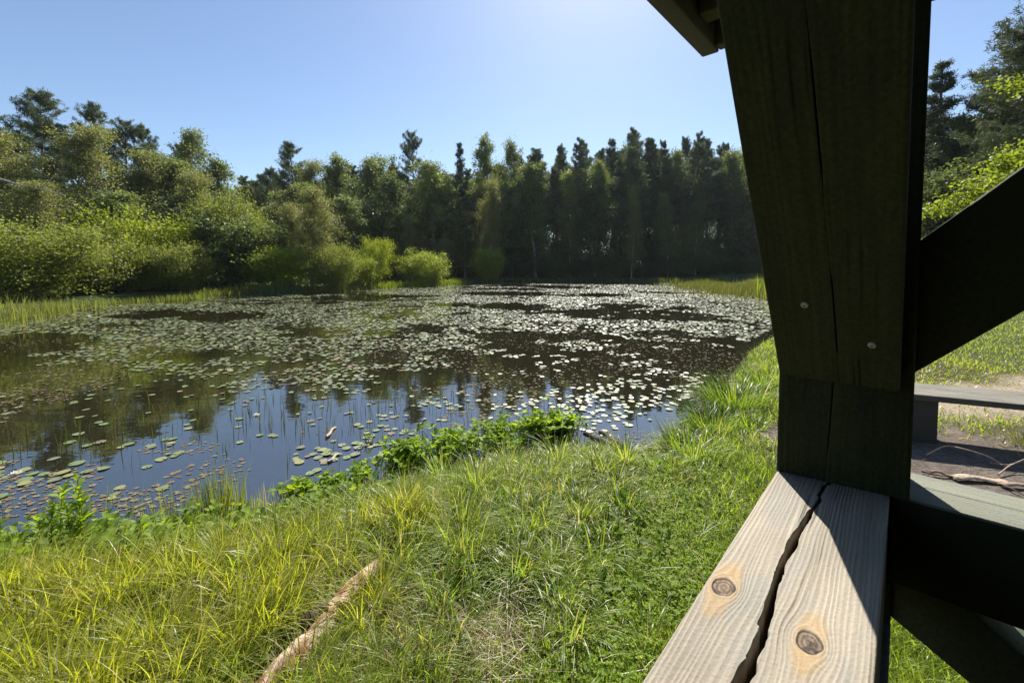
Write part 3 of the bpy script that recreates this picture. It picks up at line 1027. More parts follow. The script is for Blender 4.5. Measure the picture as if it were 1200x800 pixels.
def log_dist(x, y):
    d_ = (log_b - log_a)[:2]
    t = np.clip(((x - log_a[0]) * d_[0] + (y - log_a[1]) * d_[1]) / (d_ @ d_), 0, 1)
    return np.hypot(x - log_a[0] - t * d_[0], y - log_a[1] - t * d_[1])


G1, G2, G3 = (.170, .245, .034), (.370, .420, .070), (.300, .290, .060)
STRAW1, STRAW2 = (.30, .25, .12), (.50, .44, .26)

n = 230000
Y_ = np.exp(rng.uniform(math.log(1.15), math.log(17), n)); X_ = rng.uniform(-1.45, 1.4, n) * Y_
d = shore_dist(X_, Y_)
sm_, pm_ = soil_mask(X_, Y_), path_mask(X_, Y_)
u_ = rng.uniform(0, 1, n)
patch = fbm(X_ * 2.2, Y_ * 2.2, 61)
ok = (d > .03) & (u_ > sm_ * 1.05) & (u_ > pm_ * .93) & ~(shelter_inside(X_, Y_) & (sm_ > .0) & (X_ > 1.2)) & (log_dist(X_, Y_) > .075)
ok &= (patch > .30) | (rng.uniform(0, 1, n) < .5)
X_, Y_, d, patch = X_[ok], Y_[ok], d[ok], patch[ok]
n = len(X_)
lawn = sstep(1.0, .0, np.abs(X_ - .55 - .25 * (Y_ - 2.2)) - .1 * Y_) * sstep(4.2, 3.4, Y_)
right = sstep(2.2, 3.6, X_) * sstep(2.5, 4.5, d + X_ * .3)
herbz = sstep(-1.0, -1.5, X_) * sstep(1.0, .7, d)
ln = (.09 + .11 * fbm(X_ * 1.5, Y_ * 1.5, 67)) * (1 - .5 * lawn) * (1 - .55 * right) * (1 - .5 * herbz) * rng.uniform(.6, 1.5, n)
wd_ = (.0036 + .0013 * np.minimum(Y_, 9)) * rng.uniform(.7, 1.3, n)
dryn = fbm(X_ * 1.6 + 4, Y_ * 1.6, 71)
dry_zone = sstep(.75, .2, np.hypot((X_ + .25) / .8, (Y_ - 1.75) / .45)) + .55 * sstep(.5, .1, np.abs(X_ + .55 + (Y_ - 2) * -.5)) * sstep(2.6, 1.9, Y_) + .25 * right
isdry = rng.uniform(0, 1, n) < np.clip(.05 + .75 * sstep(.55, .75, dryn) * .45 + .80 * dry_zone, 0, .92)
t = np.clip(fbm(X_ * .8, Y_ * .8, 73) * 1.3 - .25 + rng.uniform(-.3, .3, n), 0, 1)
c0 = cmix(G1, G2, t * .6); c1 = cmix(G1, G2, t)
sc = cmix(STRAW1, STRAW2, rng.uniform(0, 1, n))
c0[isdry] = sc[isdry] * .8; c1[isdry] = sc[isdry]
z = ground_z(X_, Y_, d) - .005
mb = MB()
blades(mb, np.stack([X_, Y_, z], 1), ln, wd_, rng.uniform(0, 6.28, n), rng.uniform(0, .5, n) + isdry * .5, rng.uniform(.3, 1.5, n), c0, c1, 3)
tag(mb.build('grass', M_GRASS), 'short green lawn grass on the bank and beyond the bench', 'grass', None, 'stuff')
print('lawn', n)


# tall sedge and long tufts
def tufts(mb, C, nb, length, width, c_lo, c_hi, drift=None, lean=.18, bend=1.3, straw=.08, segs=5, rad=.06):
    C = np.asarray(C, float)
    nb = np.asarray(nb) * np.ones(len(C), int)
    idx = np.repeat(np.arange(len(C)), nb)
    n = len(idx)
    az = rng.uniform(0, 6.28, n)
    rr = rad * np.sqrt(rng.uniform(0, 1, n))
    P = C[idx] + np.stack([rr * np.cos(az), rr * np.sin(az), np.full(n, -.01)], 1)
    if drift is not None:
        vx = np.cos(az) + drift[0]; vy = np.sin(az) + drift[1]
        az = np.arctan2(vy, vx)
    L_ = np.asarray(length)[idx] * rng.uniform(.55, 1.15, n) if np.ndim(length) else length * rng.uniform(.55, 1.15, n)
    tone = rng.uniform(0, 1, len(C))
    t = np.clip(tone[idx] * .6 + rng.uniform(0, .45, n), 0, 1)
    c1 = cmix(c_lo, c_hi, t); c0 = cmix(c_lo, c_hi, t * .5)
    isd = rng.uniform(0, 1, n) < straw
    s_ = cmix(STRAW1, STRAW2, rng.uniform(0, 1, n))
    c1[isd] = s_[isd]; c0[isd] = s_[isd] * .8
    blades(mb, P, L_, width * rng.uniform(.6, 1.3, n), az, rng.uniform(.02, lean * 2, n), rng.uniform(.2, bend * 1.5, n), c0, c1, segs)


mb = MB()
# golden sedge in the lower left
k = 360
X_ = rng.uniform(-2.9, -.55, k); Y_ = rng.uniform(1.3, 2.75, k)
ok = (shore_dist(X_, Y_) > .12) & (log_dist(X_, Y_) > .15) & (X_ < -.62 - .35 * (1.9 - Y_)) & (shore_dist(X_, Y_) > .62 + .3 * rng.uniform(0, 1, k)) & (rng.uniform(0, 1, k) < .8)
C = np.stack([X_[ok], Y_[ok], ground_z(X_[ok], Y_[ok])], 1)
tufts(mb, C, 62, np.full(len(C), .34), .0066, (.20, .24, .026), (.50, .48, .07), (.5, -.1), .2, 1.6, .14)
# long grass along the edge of the bank
k = 800
Y_ = np.exp(rng.uniform(math.log(1.9), math.log(8.5), k)); X_ = rng.uniform(-1.4, .85, k) * Y_
d = shore_dist(X_, Y_)
ok = (d > .06) & (d < 1.15) & (rng.uniform(0, 1, k) < 1.15 - .75 * d) & (log_dist(X_, Y_) > .10) & ~((X_ > .45) & (X_ < 1.55) & (Y_ > 3.5) & (Y_ < 4.7)) & ((X_ > -1.2) | (d > .85))
C = np.stack([X_[ok], Y_[ok], ground_z(X_[ok], Y_[ok])], 1)
tufts(mb, C, 58, .22 + .20 * rng.uniform(0, 1, len(C)) , .0085, (.12, .20, .026), (.36, .42, .08), (.15, -.25), .22, 1.7, .16)
# looser tufts over the middle of the lawn
k = 480
X_ = rng.uniform(-1.3, 1.6, k); Y_ = rng.uniform(1.5, 4.2, k)
d = shore_dist(X_, Y_)
ok = (d > .3) & (log_dist(X_, Y_) > .17) & (X_ < .25 + .42 * (Y_ - 1.7) + .15 * rng.normal(size=k)) & (fbm(X_ * 1.4, Y_ * 1.4, 83) > .42)
C = np.stack([X_[ok], Y_[ok], ground_z(X_[ok], Y_[ok])], 1)
tufts(mb, C, 46, .15 + .17 * rng.uniform(0, 1, len(C)), .0068, (.12, .20, .026), (.35, .40, .08), (.2, -.1), .3, 1.7, .22)
tag(mb.build('sedge_grass', M_GRASS), 'long arching yellow-green sedge along the bank and lower left', 'sedge', None, 'stuff')

# dry straw lying about
k = 11000
X_ = rng.uniform(-1.5, 1.6, k); Y_ = rng.uniform(1.3, 3.2, k)
wgt = .10 + 1.0 * sstep(.9, .1, np.hypot((X_ + .2) / .75, (Y_ - 1.75) / .4)) + .5 * sstep(.4, .1, log_dist(X_, Y_))
ok = (rng.uniform(0, 1, k) < wgt) & (shore_dist(X_, Y_) > .3) & (log_dist(X_, Y_) > .05)
X_, Y_ = X_[ok], Y_[ok]; n = len(X_)
mb = MB()
sc = cmix(STRAW1, STRAW2, rng.uniform(0, 1, n))
blades(mb, np.stack([X_, Y_, ground_z(X_, Y_) + rng.uniform(.01, .05, n)], 1), rng.uniform(.08, .25, n), np.full(n, .003), rng.uniform(0, 6.28, n), rng.uniform(1.1, 1.6, n), rng.uniform(-.2, .5, n), sc, sc, 3)
tag(mb.build('dry_straw', M_GRASS), 'dry straw-coloured grass stems lying in the trodden lawn', 'straw', None, 'stuff')

# clover and small round herb leaves in the lawn
k = 42000
X_ = rng.uniform(-1.2, 2.4, k); Y_ = 1.35 * np.exp(rng.uniform(0, 1.15, k))
w = sstep(.95, .35, np.abs(X_ - .72 - .30 * (Y_ - 2.2)) / (.16 + .28 * Y_)) * .95 + .06
ok = (rng.uniform(0, 1, k) < w * sstep(.30, .55, fbm(X_ * 2.6, Y_ * 2.6, 97))) & (shore_dist(X_, Y_) > .25) & ~(shelter_inside(X_, Y_) & (X_ > 1.3)) & (log_dist(X_, Y_) > .06)
X_, Y_ = X_[ok], Y_[ok]; n = len(X_)
mb = MB()
zc = ground_z(X_, Y_) + rng.uniform(.015, .06, n)
rs = rng.uniform(.004, .0085, n)
a0 = rng.uniform(0, 6.28, n)
cc = cmix((.15, .24, .02), (.29, .39, .035), rng.uniform(0, 1, n))
for j in range(3):
    a_ = a0 + j * 2.094
    dr = np.stack([np.cos(a_), np.sin(a_), rng.uniform(-.4, .7, n)], 1); sd = np.stack([-np.sin(a_), np.cos(a_), rng.normal(0, .25, n)], 1)
    c = np.stack([X_, Y_, zc], 1)
    r_ = rs[:, None]
    v = np.stack([c, c + dr * r_ * 1.0 + sd * r_ * .75, c + dr * r_ * 1.9, c + dr * r_ * 1.0 - sd * r_ * .75], 1).reshape(-1, 3)
    mb.add(v, np.arange(n * 4).reshape(n, 4), None, np.repeat(cc, 4, 0))
tag(mb.build('clover', M_HERB), 'bright green clover patch in the lawn beside the rail', 'clover', None, 'stuff')
print('clover', n)


# leafy plants: stems with ovate leaves
def ovate(mb, P, dirs, L_, W_, cc, cup=.15):
    """pointed oval leaves bent along the midrib"""
    n = len(P)
    up = np.tile([0, 0, 1.0], (n, 1)) + .25 * rng.normal(size=(n, 3))
    s = unit(np.cross(dirs, up)); nn = unit(np.cross(s, dirs))
    L_ = L_[:, None]; W_ = W_[:, None]
    rows = [P, P + dirs * L_ * .38 + s * W_ * .5 + nn * W_ * cup, P + dirs * L_ * .42, P + dirs * L_ * .38 - s * W_ * .5 + nn * W_ * cup,
            P + dirs * L_ * .75 + s * W_ * .36 + nn * W_ * cup * .5 - UPV * L_ * .05, P + dirs * L_ * .8 - UPV * L_ * .05, P + dirs * L_ * .75 - s * W_ * .36 + nn * W_ * cup * .5 - UPV * L_ * .05, P + dirs * L_ - UPV * L_ * .14]
    V = np.stack(rows, 1).reshape(-1, 3)
    b = np.arange(n)[:, None] * 8
    q = np.concatenate([b + [[1, 4, 5, 2]], b + [[2, 5, 6, 3]]])
    t = np.concatenate([b + [[0, 1, 2]], b + [[0, 2, 3]], b + [[4, 7, 5]], b + [[5, 7, 6]]])
    mb.add(V, q, t, np.repeat(cc, 8, 0))


def leafy_clump(name, cpts, hts, leafl, nper, lo, hi, label, cat, group=None, stemc=(.12, .14, .03), kind=None, three=True):
    st, lv = MB(), MB()
    C = np.asarray(cpts, float)
    o = C.mean(0)
    C = C - o
    n = len(C)
    for i in range(n):
        lean = rng.normal(0, .22, 2)
        tp = C[i] + np.array([lean[0] * hts[i], lean[1] * hts[i], hts[i]])
        tube(st, [C[i] - [0, 0, .03], (C[i] + tp) / 2 + [lean[0] * .02, 0, 0], tp], [.0035, .003, .002], stemc, 4, False)
        k = nper
        w = np.linspace(1, .45, k) if not three else np.ones(k)
        P = C[i] * (1 - w[:, None]) + tp * w[:, None]
        a_ = rng.uniform(0, 6.28) + np.arange(k) * 2.1 + rng.normal(0, .2, k)
        el = rng.uniform(.15, .95, k)
        dd = np.stack([np.cos(a_) * np.cos(el), np.sin(a_) * np.cos(el), np.sin(el)], 1)
        ll = leafl * rng.uniform(.65, 1.2, k)
        ovate(lv, P, dd, ll, ll * .52, cmix(lo, hi, np.clip(rng.uniform(0, 1) * .5 + rng.uniform(0, .5, k), 0, 1)))
    if kind == 'stuff':
        m_ = MB()
        for src in (st, lv):
            m_.add(np.concatenate(src.v) + o, np.concatenate(src.q), np.concatenate(src.t) if src.t else None, np.concatenate(src.c))
        return tag(m_.build(name, M_HERB), label, cat, group, 'stuff')
    e = empty(name, tuple(o))
    tag(e, label, cat, group)
    st.build('stems', M_HERB, e); lv.build('leaves', M_HERB, e)
    return e


def blob_pts(specs, n):
    out = []
    for px, py, sx, sy in specs:
        c = at_z(px, py, WATER)
        k = n // len(specs)
        a_ = rng.uniform(0, 6.28, k); r_ = np.minimum(np.abs(rng.normal(0, .8, k)), 1.7)
        out.append(np.stack([c[0] + sx * r_ * np.cos(a_), c[1] + sy * r_ * np.sin(a_), np.full(k, WATER)], 1))
    return np.concatenate(out)


GBB = 'bogbean clumps at the water edge'
LO, HI = (.13, .22, .014), (.27, .38, .026)
p_ = blob_pts([(478, 556, .20, .17), (530, 543, .30, .24), (585, 530, .30, .25), (630, 520, .24, .2), (658, 518, .16, .12)], 900)
leafy_clump('bogbean_clump', p_, rng.uniform(.07, .30, len(p_)), .08, 3, LO, HI, 'wide bright green bogbean clump spreading into the pond at mid bank', 'plant', GBB)
p_ = blob_pts([(350, 594, .10, .08), (390, 586, .16, .10), (425, 572, .13, .10)], 190)
leafy_clump('bogbean_clump', p_, rng.uniform(.09, .19, len(p_)), .065, 3, LO, HI, 'smaller bogbean clump left of the wide one beside the grey log', 'plant', GBB)
p_ = blob_pts([(430, 500 + 20, .03, .03)], 5)
leafy_clump('bogbean_clump', p_, rng.uniform(.06, .1, len(p_)), .04, 3, LO, HI, 'tiny bogbean sprig alone in the water above the smaller clump', 'plant', GBB)
p_ = blob_pts([(642, 478, .04, .04)], 5)
leafy_clump('bogbean_clump', p_, rng.uniform(.08, .15, len(p_)), .05, 3, LO, HI, 'small bogbean sprig among the glinting pads beyond the wide clump', 'plant', GBB)
p_ = blob_pts([(668, 488, .05, .04)], 5)
leafy_clump('bogbean_clump', p_, rng.uniform(.08, .13, len(p_)), .05, 3, LO, HI, 'dark-stemmed bogbean sprig at the open-water side of the glinting pads', 'plant', GBB)

# leafy ground cover on the left bank
k = 1900
X_ = rng.uniform(-4.6, -.95, k); Y_ = rng.uniform(1.9, 3.4, k)
d = shore_dist(X_, Y_)
ok = (d > -.03) & (d < .75 - .35 * sstep(-1.7, -1.1, X_))
C = np.stack([X_[ok], Y_[ok], ground_z(X_[ok], Y_[ok], d[ok])], 1)
leafy_clump('leafy_herbs', C, rng.uniform(.08, .24, len(C)), .074, 7, (.12, .20, .02), (.27, .36, .04), 'low leafy green herbs covering the left bank at the water', 'herbs', None, (.12, .15, .03), 'stuff', False)
# broad leaves among the grass of the middle bank
k = 420
Y_ = np.exp(rng.uniform(math.log(1.9), math.log(6), k)); X_ = rng.uniform(-.6, .75, k) * Y_
d = shore_dist(X_, Y_)
ok = (d > .1) & (fbm(X_ * 1.7, Y_ * 1.7, 121) > .5) & (log_dist(X_, Y_) > .12)
C = np.stack([X_[ok], Y_[ok], ground_z(X_[ok], Y_[ok], d[ok])], 1)
leafy_clump('broadleaf_weeds', C, rng.uniform(.04, .13, len(C)), .05, 5, (.08, .15, .014), (.2, .28, .025), 'small broad-leaved weeds among the bank grass', 'weeds', None, (.12, .15, .03), 'stuff', False)

# two tall yellow-green herbs
for px, py, top, lab in ((48, 668, 578, 'tall yellow-green narrow-leaved herb leaning left above the left bank'), (101, 660, 560, 'tallest upright lime-tipped herb above the left bank')):
    b = at_z(px, py, WATER + .12)
    tipz = at_y(px, top, b[1])[2] - b[2]
    e = empty('tall_herb', tuple(b)); tag(e, lab, 'plant', 'tall herbs on the left bank')
    st, lv = MB(), MB()
    for s_ in range(3):
        off = rng.normal(0, .035, 2)
        hh = tipz * (1 if s_ == 0 else rng.uniform(.6, .85))
        bp_ = np.array([off[0], off[1], -.1]); tp = np.array([off[0] * 1.6, off[1] * 1.6, hh])
        tube(st, [bp_, tp], [.004, .0025], (.16, .18, .03), 5)
        k = 46
        w = np.linspace(.30, 1, k)[:, None]
        P = bp_ * (1 - w) + tp * w
        a_ = np.arange(k) * 2.4
        el = rng.uniform(.2, .7, k) + .4 * w[:, 0]
        dd = np.stack([np.cos(a_) * np.cos(el), np.sin(a_) * np.cos(el), np.sin(el)], 1)
        ll = (.12 - .05 * w[:, 0]) * rng.uniform(.8, 1.2, k)
        ovate(lv, P, dd, ll, ll * .30, cmix((.14, .23, .02), (.24, .34, .035), w[:, 0] ** 2))
    st.build('stems', M_HERB, e); lv.build('leaves', M_HERB, e)

# thin stems standing in the water and reeds
mb = MB()
def stems(cpx, cpy, sx, sy, k, h, w=.0035, c=((.09, .13, .02), (.22, .24, .05)), zz=WATER):
    c_ = at_z(cpx, cpy, zz)
    P = np.stack([c_[0] + rng.normal(0, sx, k), c_[1] + rng.normal(0, sy, k), np.full(k, zz - .02)], 1)
    t = rng.uniform(0, 1, k)
    cc = cmix(c[0], c[1], t)
    blades(mb, P, h * rng.uniform(.5, 1.2, k), np.full(k, w) * rng.uniform(.7, 1.3, k), rng.uniform(0, 6.28, k), rng.uniform(0, .12, k), rng.uniform(0, .4, k), cc * .8, cc, 4)
stems(258, 600, .10, .09, 170, .38, .007); stems(225, 612, .25, .09, 130, .30, .006); stems(420, 570, .12, .08, 40, .26, .006); stems(310, 606, .20, .07, 90, .28, .006, ((.2, .18, .06), (.4, .36, .15)))
stems(360, 590, .2, .1, 40, .22); stems(180, 600, .5, .1, 60, .22); stems(80, 600, .6, .1, 70, .24)
DS = ((.03, .045, .012), (.09, .11, .03))
stems(290, 480, 1.6, .6, 130, .24, .010, DS); stems(480, 470, 1.2, .6, 150, .26, .010, DS); stems(400, 500, .8, .4, 80, .20, .008, DS); stems(180, 500, .8, .4, 70, .26, .008, DS); stems(60, 520, .6, .3, 60, .24, .008, DS)
stems(590, 500, .5, .2, 26, .22, .005); stems(745, 512, .12, .1, 26, .18, .004); stems(725, 500, .3, .2, 16, .16, .004)
stems(584, 505, .03, .03, 8, .38, .012)
stems(845, 455, .4, .3, 60, .25, .006)
# reed beds at the far edges
def bed(x0, y0, x1, y1, k, h, w, c, spread):
    a_ = at_z(x0, y0, WATER); b_ = at_z(x1, y1, WATER)
    t = rng.uniform(0, 1, k)[:, None]
    P = a_ * (1 - t) + b_ * t + np.stack([rng.normal(0, spread, k), rng.normal(0, spread, k), np.zeros(k)], 1)
    d = shore_dist(P[:, 0], P[:, 1])
    P[:, 2] = np.where(d > 0, ground_z(P[:, 0], P[:, 1], d), WATER) - .02
    cc = cmix(c[0], c[1], rng.uniform(0, 1, k))
    blades(mb, P, h * rng.uniform(.5, 1.15, k), w * rng.uniform(.7, 1.3, k), rng.uniform(0, 6.28, k), rng.uniform(0, .2, k), rng.uniform(0, .7, k), cc * .85, cc, 3)
RC = ((.09, .13, .025), (.22, .23, .06))
bed(-30, 385, 80, 362, 1100, .6, .022, ((.11, .14, .03), (.24, .24, .08)), .7)
bed(90, 360, 240, 349, 600, .4, .03, RC, .35)
bed(230, 348, 420, 340, 2200, .5, .04, RC, .5)
bed(400, 340, 540, 333, 2500, .7, .05, ((.1, .14, .02), (.22, .26, .04)), .6)
bed(530, 332, 700, 329, 2200, .7, .06, ((.06, .08, .02), (.13, .15, .04)), .6)
bed(690, 329, 850, 333, 2200, .7, .06, ((.07, .09, .02), (.16, .17, .05)), .7)
RO = ((.075, .09, .03), (.15, .15, .06))
bed(820, 334, 905, 350, 3600, .6, .045, RO, 1.4)
bed(845, 340, 920, 338, 2500, .6, .05, RO, 2.2)
bed(900, 345, 930, 350, 250, 1.5, .06, ((.14, .2, .02), (.25, .3, .04)), .5)
tag(mb.build('reeds', M_GRASS), 'thin reeds and rushes standing in the pond margins', 'reeds', None, 'stuff')

# tussocks one can tell apart
GT = 'grass tussocks on the right-hand bank'
for px, py, h, nb, rad, lab in [(862, 472, .62, 900, .30, 'large rounded dark green tussock near the post at the right bank'),
                                (836, 496, .46, 600, .24, 'lighter tussock in front of the large rounded tussock'),
                                (806, 522, .36, 420, .20, 'arching tussock at the waterline by the two dark sticks'),
                                (880, 505, .22, 200, .14, 'low spreading tussock beneath the post'),
                                (893, 452, .46, 480, .22, 'pale tussock half hidden behind the post')]:
    b = at_z(px, py, -.08)
    b[2] = float(ground_z(b[:1], b[1:2])[0])
    mbq = MB()
    tufts(mbq, [(0, 0, 0)], nb, np.array([h]), .013, (.07, .14, .016), (.26, .33, .045), None, .3, 1.9, .06, 5, rad)
    o = mbq.build('grass_tussock', M_GRASS); o.location = b
    tag(o, lab, 'tussock', GT)
GM = 'grass clumps on the middle of the bank'
for px, py, h, nb, rad, hi_, lab in [(545, 640, .34, 330, .13, (.34, .40, .07), 'tall arching grass clump at the centre of the bank below the wide bogbean clump'),
                                     (470, 650, .30, 300, .12, (.36, .40, .08), 'grass clump between the log end and the central tall clump'),
                                     (615, 618, .32, 300, .13, (.33, .40, .07), 'grass clump right of the central tall clump'),
                                     (680, 600, .27, 260, .12, (.40, .41, .12), 'pale straw-mixed grass clump on the bank towards the post'),
                                     (735, 592, .22, 220, .11, (.36, .38, .10), 'small pale grass clump nearest the dead tuft'),
                                     (520, 700, .27, 240, .10, (.32, .40, .06), 'broad-bladed grass clump beside the dry lawn patch'),
                                     (420, 722, .24, 240, .12, (.42, .42, .14), 'straw-coloured grass clump just right of the log'),
                                     (600, 672, .25, 240, .11, (.30, .38, .06), 'low green grass clump at the edge of the clover')]:
    b = at_z(px, py, .0)
    b[2] = float(ground_z(b[:1], b[1:2])[0])
    mbq = MB()
    tufts(mbq, [(0, 0, 0)], nb, np.array([h]), .0075, (.10, .18, .022), hi_, (.15, -.1), .3, 2.0, .14, 6, rad)
    o = mbq.build('grass_clump', M_GRASS); o.location = b
    tag(o, lab, 'grass clump', GM)
b = at_z(800, 562, -.0)
mbq = MB(); tufts(mbq, [(0, 0, 0)], 170, np.array([.13]), .0035, (.10, .09, .045), (.22, .18, .09), None, .3, 1.2, .3, 4, .06)
o = mbq.build('dead_tuft', M_GRASS); o.location = b; tag(o, 'small grey-brown dead tuft in the lawn', 'tuft')

# ------------------------------------------------------------------ logs and sticks
def rough_log(name, a, b, r0, r1, c, label, cat='log', k=26, seg=14, amp=.08, bark=None, parent=None, tone=.25):
    s = np.linspace(0, 1, k)
    P = a * (1 - s)[:, None] + b * s[:, None]
    P = P + np.stack([.009 * np.sin(s * 7), .008 * np.cos(s * 9), .005 * np.sin(s * 11)], 1)
    tan = unit(np.gradient(P, axis=0))
    A = unit(np.cross(tan, [0, 0, 1.0])); B = np.cross(A, tan)
    ang = np.arange(seg) / seg * 2 * math.pi
    rad = (r0 * (1 - s) + r1 * s)[:, None] * (1 + amp * (2 * fbm(s[:, None] * 14 + 0 * ang[None], np.cos(ang)[None] * 1.5 + 3 + 0 * s[:, None], 131) - 1) * 2)
    V = P[:, None] + rad[..., None] * (np.cos(ang)[None, :, None] * A[:, None] + np.sin(ang)[None, :, None] * B[:, None])
    nz = fbm(s[:, None] * 22 + 0 * ang[None], np.cos(ang)[None] * 2 + 5 + np.sin(ang)[None] * 2.3, 151)
    C = np.asarray(c)[None, None] * (1 + tone * 2 * (nz[..., None] - .5))
    if bark is not None:
        mk = sstep(.48, .56, fbm(s[:, None] * 9 + 0 * ang[None], np.cos(ang)[None] * 1.6 + 2.2 + np.sin(ang)[None], 171))[..., None]
        C = C * (1 - mk) + np.asarray(bark)[None, None] * mk
    mbq = MB()
    i = np.arange(k - 1)[:, None] * seg; j = np.arange(seg)[None]; kk = (j + 1) % seg
    q = np.stack([(i + j).ravel(), (i + kk).ravel(), (i + seg + kk).ravel(), (i + seg + j).ravel()], 1)
    mbq.add(V.reshape(-1, 3), q, None, C.reshape(-1, 3))
    for e_, base_ in ((P[0], 0), (P[-1], (k - 1) * seg)):
        ringv = V.reshape(-1, 3)[base_:base_ + seg]
        mbq.add(np.vstack([e_, ringv]), None, [(0, 1 + m_, 1 + (m_ + 1) % seg) for m_ in range(seg)], (.22, .15, .09))
    o = mbq.build(name, M_DEAD, parent, True)
    if label: tag(o, label, cat)
    return o


la = at_z(302, 816, .07); lb = at_z(444, 660, .06)
rough_log('birch_log', la, lb, .047, .040, (.47, .34, .24), 'pale peeling birch log lying in the grass at the lower left', 'log', 44, 16, .16, (.20, .095, .055))
nz_ = at_z(369, 722, .095)
rough_log('bark_scrap', nz_ + [-.045, -.035, -.005], nz_ + [.035, .05, .0], .030, .022, (.07, .05, .035), 'dark crumbling bark scrap stuck on the pale birch log', 'bark', 12, 10, .3)
rough_log('driftwood_log', at_z(405, 614, -.26), at_z(478, 574, -.29), .04, .028, (.27, .24, .21), 'weathered grey log half sunk beside the bogbean clumps', 'log', 22, 12, .2)
rough_log('water_stick', at_z(684, 508, -.27), at_z(708, 519, -.33), .026, .036, (.07, .055, .04), 'short dark stick stub poking out of the water, left of a pair', 'stick', 10, 8, .3)
rough_log('water_stick', at_z(703, 506, -.29), at_z(732, 523, -.33), .028, .018, (.16, .13, .10), 'longer dark stick lying in the water, right of a pair', 'stick', 12, 8, .3)
rough_log('floating_branch', at_z(382, 512, -.335), at_z(393, 500, -.34), .016, .014, (.52, .36, .25), 'short pale peeled branch floating in the blue water', 'branch', 8, 8, .1)
rough_log('floating_branch', at_z(384, 541, -.335), at_z(398, 531, -.34), .012, .014, (.48, .40, .33), 'short pale branch floating just above the smaller bogbean clump', 'branch', 8, 8, .1)
rough_log('floating_branch', at_z(428, 520, -.345), at_z(452, 517, -.345), .006, .012, (.12, .10, .08), 'thin dark twig floating among pads above the bogbean', 'branch', 8, 8, .2)
rough_log('bank_stump', at_z(905, 520, -.05), at_z(890, 508, -.0), .03, .02, (.33, .27, .21), 'small pale wood piece on the bank beside the post', 'wood', 8, 8, .2)

# ------------------------------------------------------------------ timber shelter
shelter = empty('timber_shelter', tuple([PL[0], PL[1], 0]))
tag(shelter, 'dark timber shelter corner with weathered cracked rail overlooking the pond', 'shelter')
SO = np.array([PL[0], PL[1], 0.0])


def grain(t, u, lam, seed, knots=(), fine=1.0):
    """wood figure in metres along (t) and across (u): returns 0..1 ring tone, fibre tone, knot and halo masks"""
    psi = u + .010 * (fbm(t * 2.2, u * 7, seed, 3) - .5) + .0022 * (vnoise(t * 14, u * 60, seed + 5) - .5)
    km, halo, rk = np.zeros_like(u), np.zeros_like(u), np.zeros_like(u)
    for (tk, uk, Rk) in knots:
        dt = (t - tk) * .62; du = u - uk
        wob = 1 + .06 * np.sin(np.arctan2(du, dt) * 2 + seed + tk * 40) + .035 * np.sin(np.arctan2(du, dt) * 5 + tk * 90)
        r2 = dt * dt + du * du + 1e-9
        psi = psi - du * (Rk * Rk * 1.5) / np.maximum(r2, Rk * Rk)
        r = np.sqrt(r2) * wob
        r = r * (.93 + .16 * vnoise(t * 90, u * 120, seed + 23))
        km = np.maximum(km, sstep(Rk * 1.06, Rk * .92, r)); rk = np.where(r < Rk * 1.3, r / Rk, rk)
        hal = np.sqrt((dt * .42) ** 2 + du * du) * (.8 + .5 * fbm(t * 30, u * 90, seed + 21))
        halo = np.maximum(halo, sstep(Rk * 1.7, Rk * .95, hal))
    wid = vnoise(psi * 34, t * .8, seed + 8)
    ph = psi / lam + 2.6 * fbm(psi * 45, t * 1.3, seed + 9, 3)
    ring = .5 + .5 * np.sin(2 * math.pi * ph)
    ring = .45 + (ring ** 1.8 - .45) * (.25 + .9 * wid)
    ring = ring * (.75 + .5 * vnoise(t * 26, psi * 160, seed + 10)) - .08
    fib = vnoise(t * 9, psi * 1400 * fine, seed + 11) * .5 + vnoise(t * 4, psi * 500 * fine, seed + 12) * .5
    chk = sstep(.80, .88, vnoise(t * 3.5, psi * 330 * fine, seed + 15)) * sstep(.45, .7, fbm(t * 5, u * 25, seed + 17))
    return ring, fib, chk, km, halo, rk


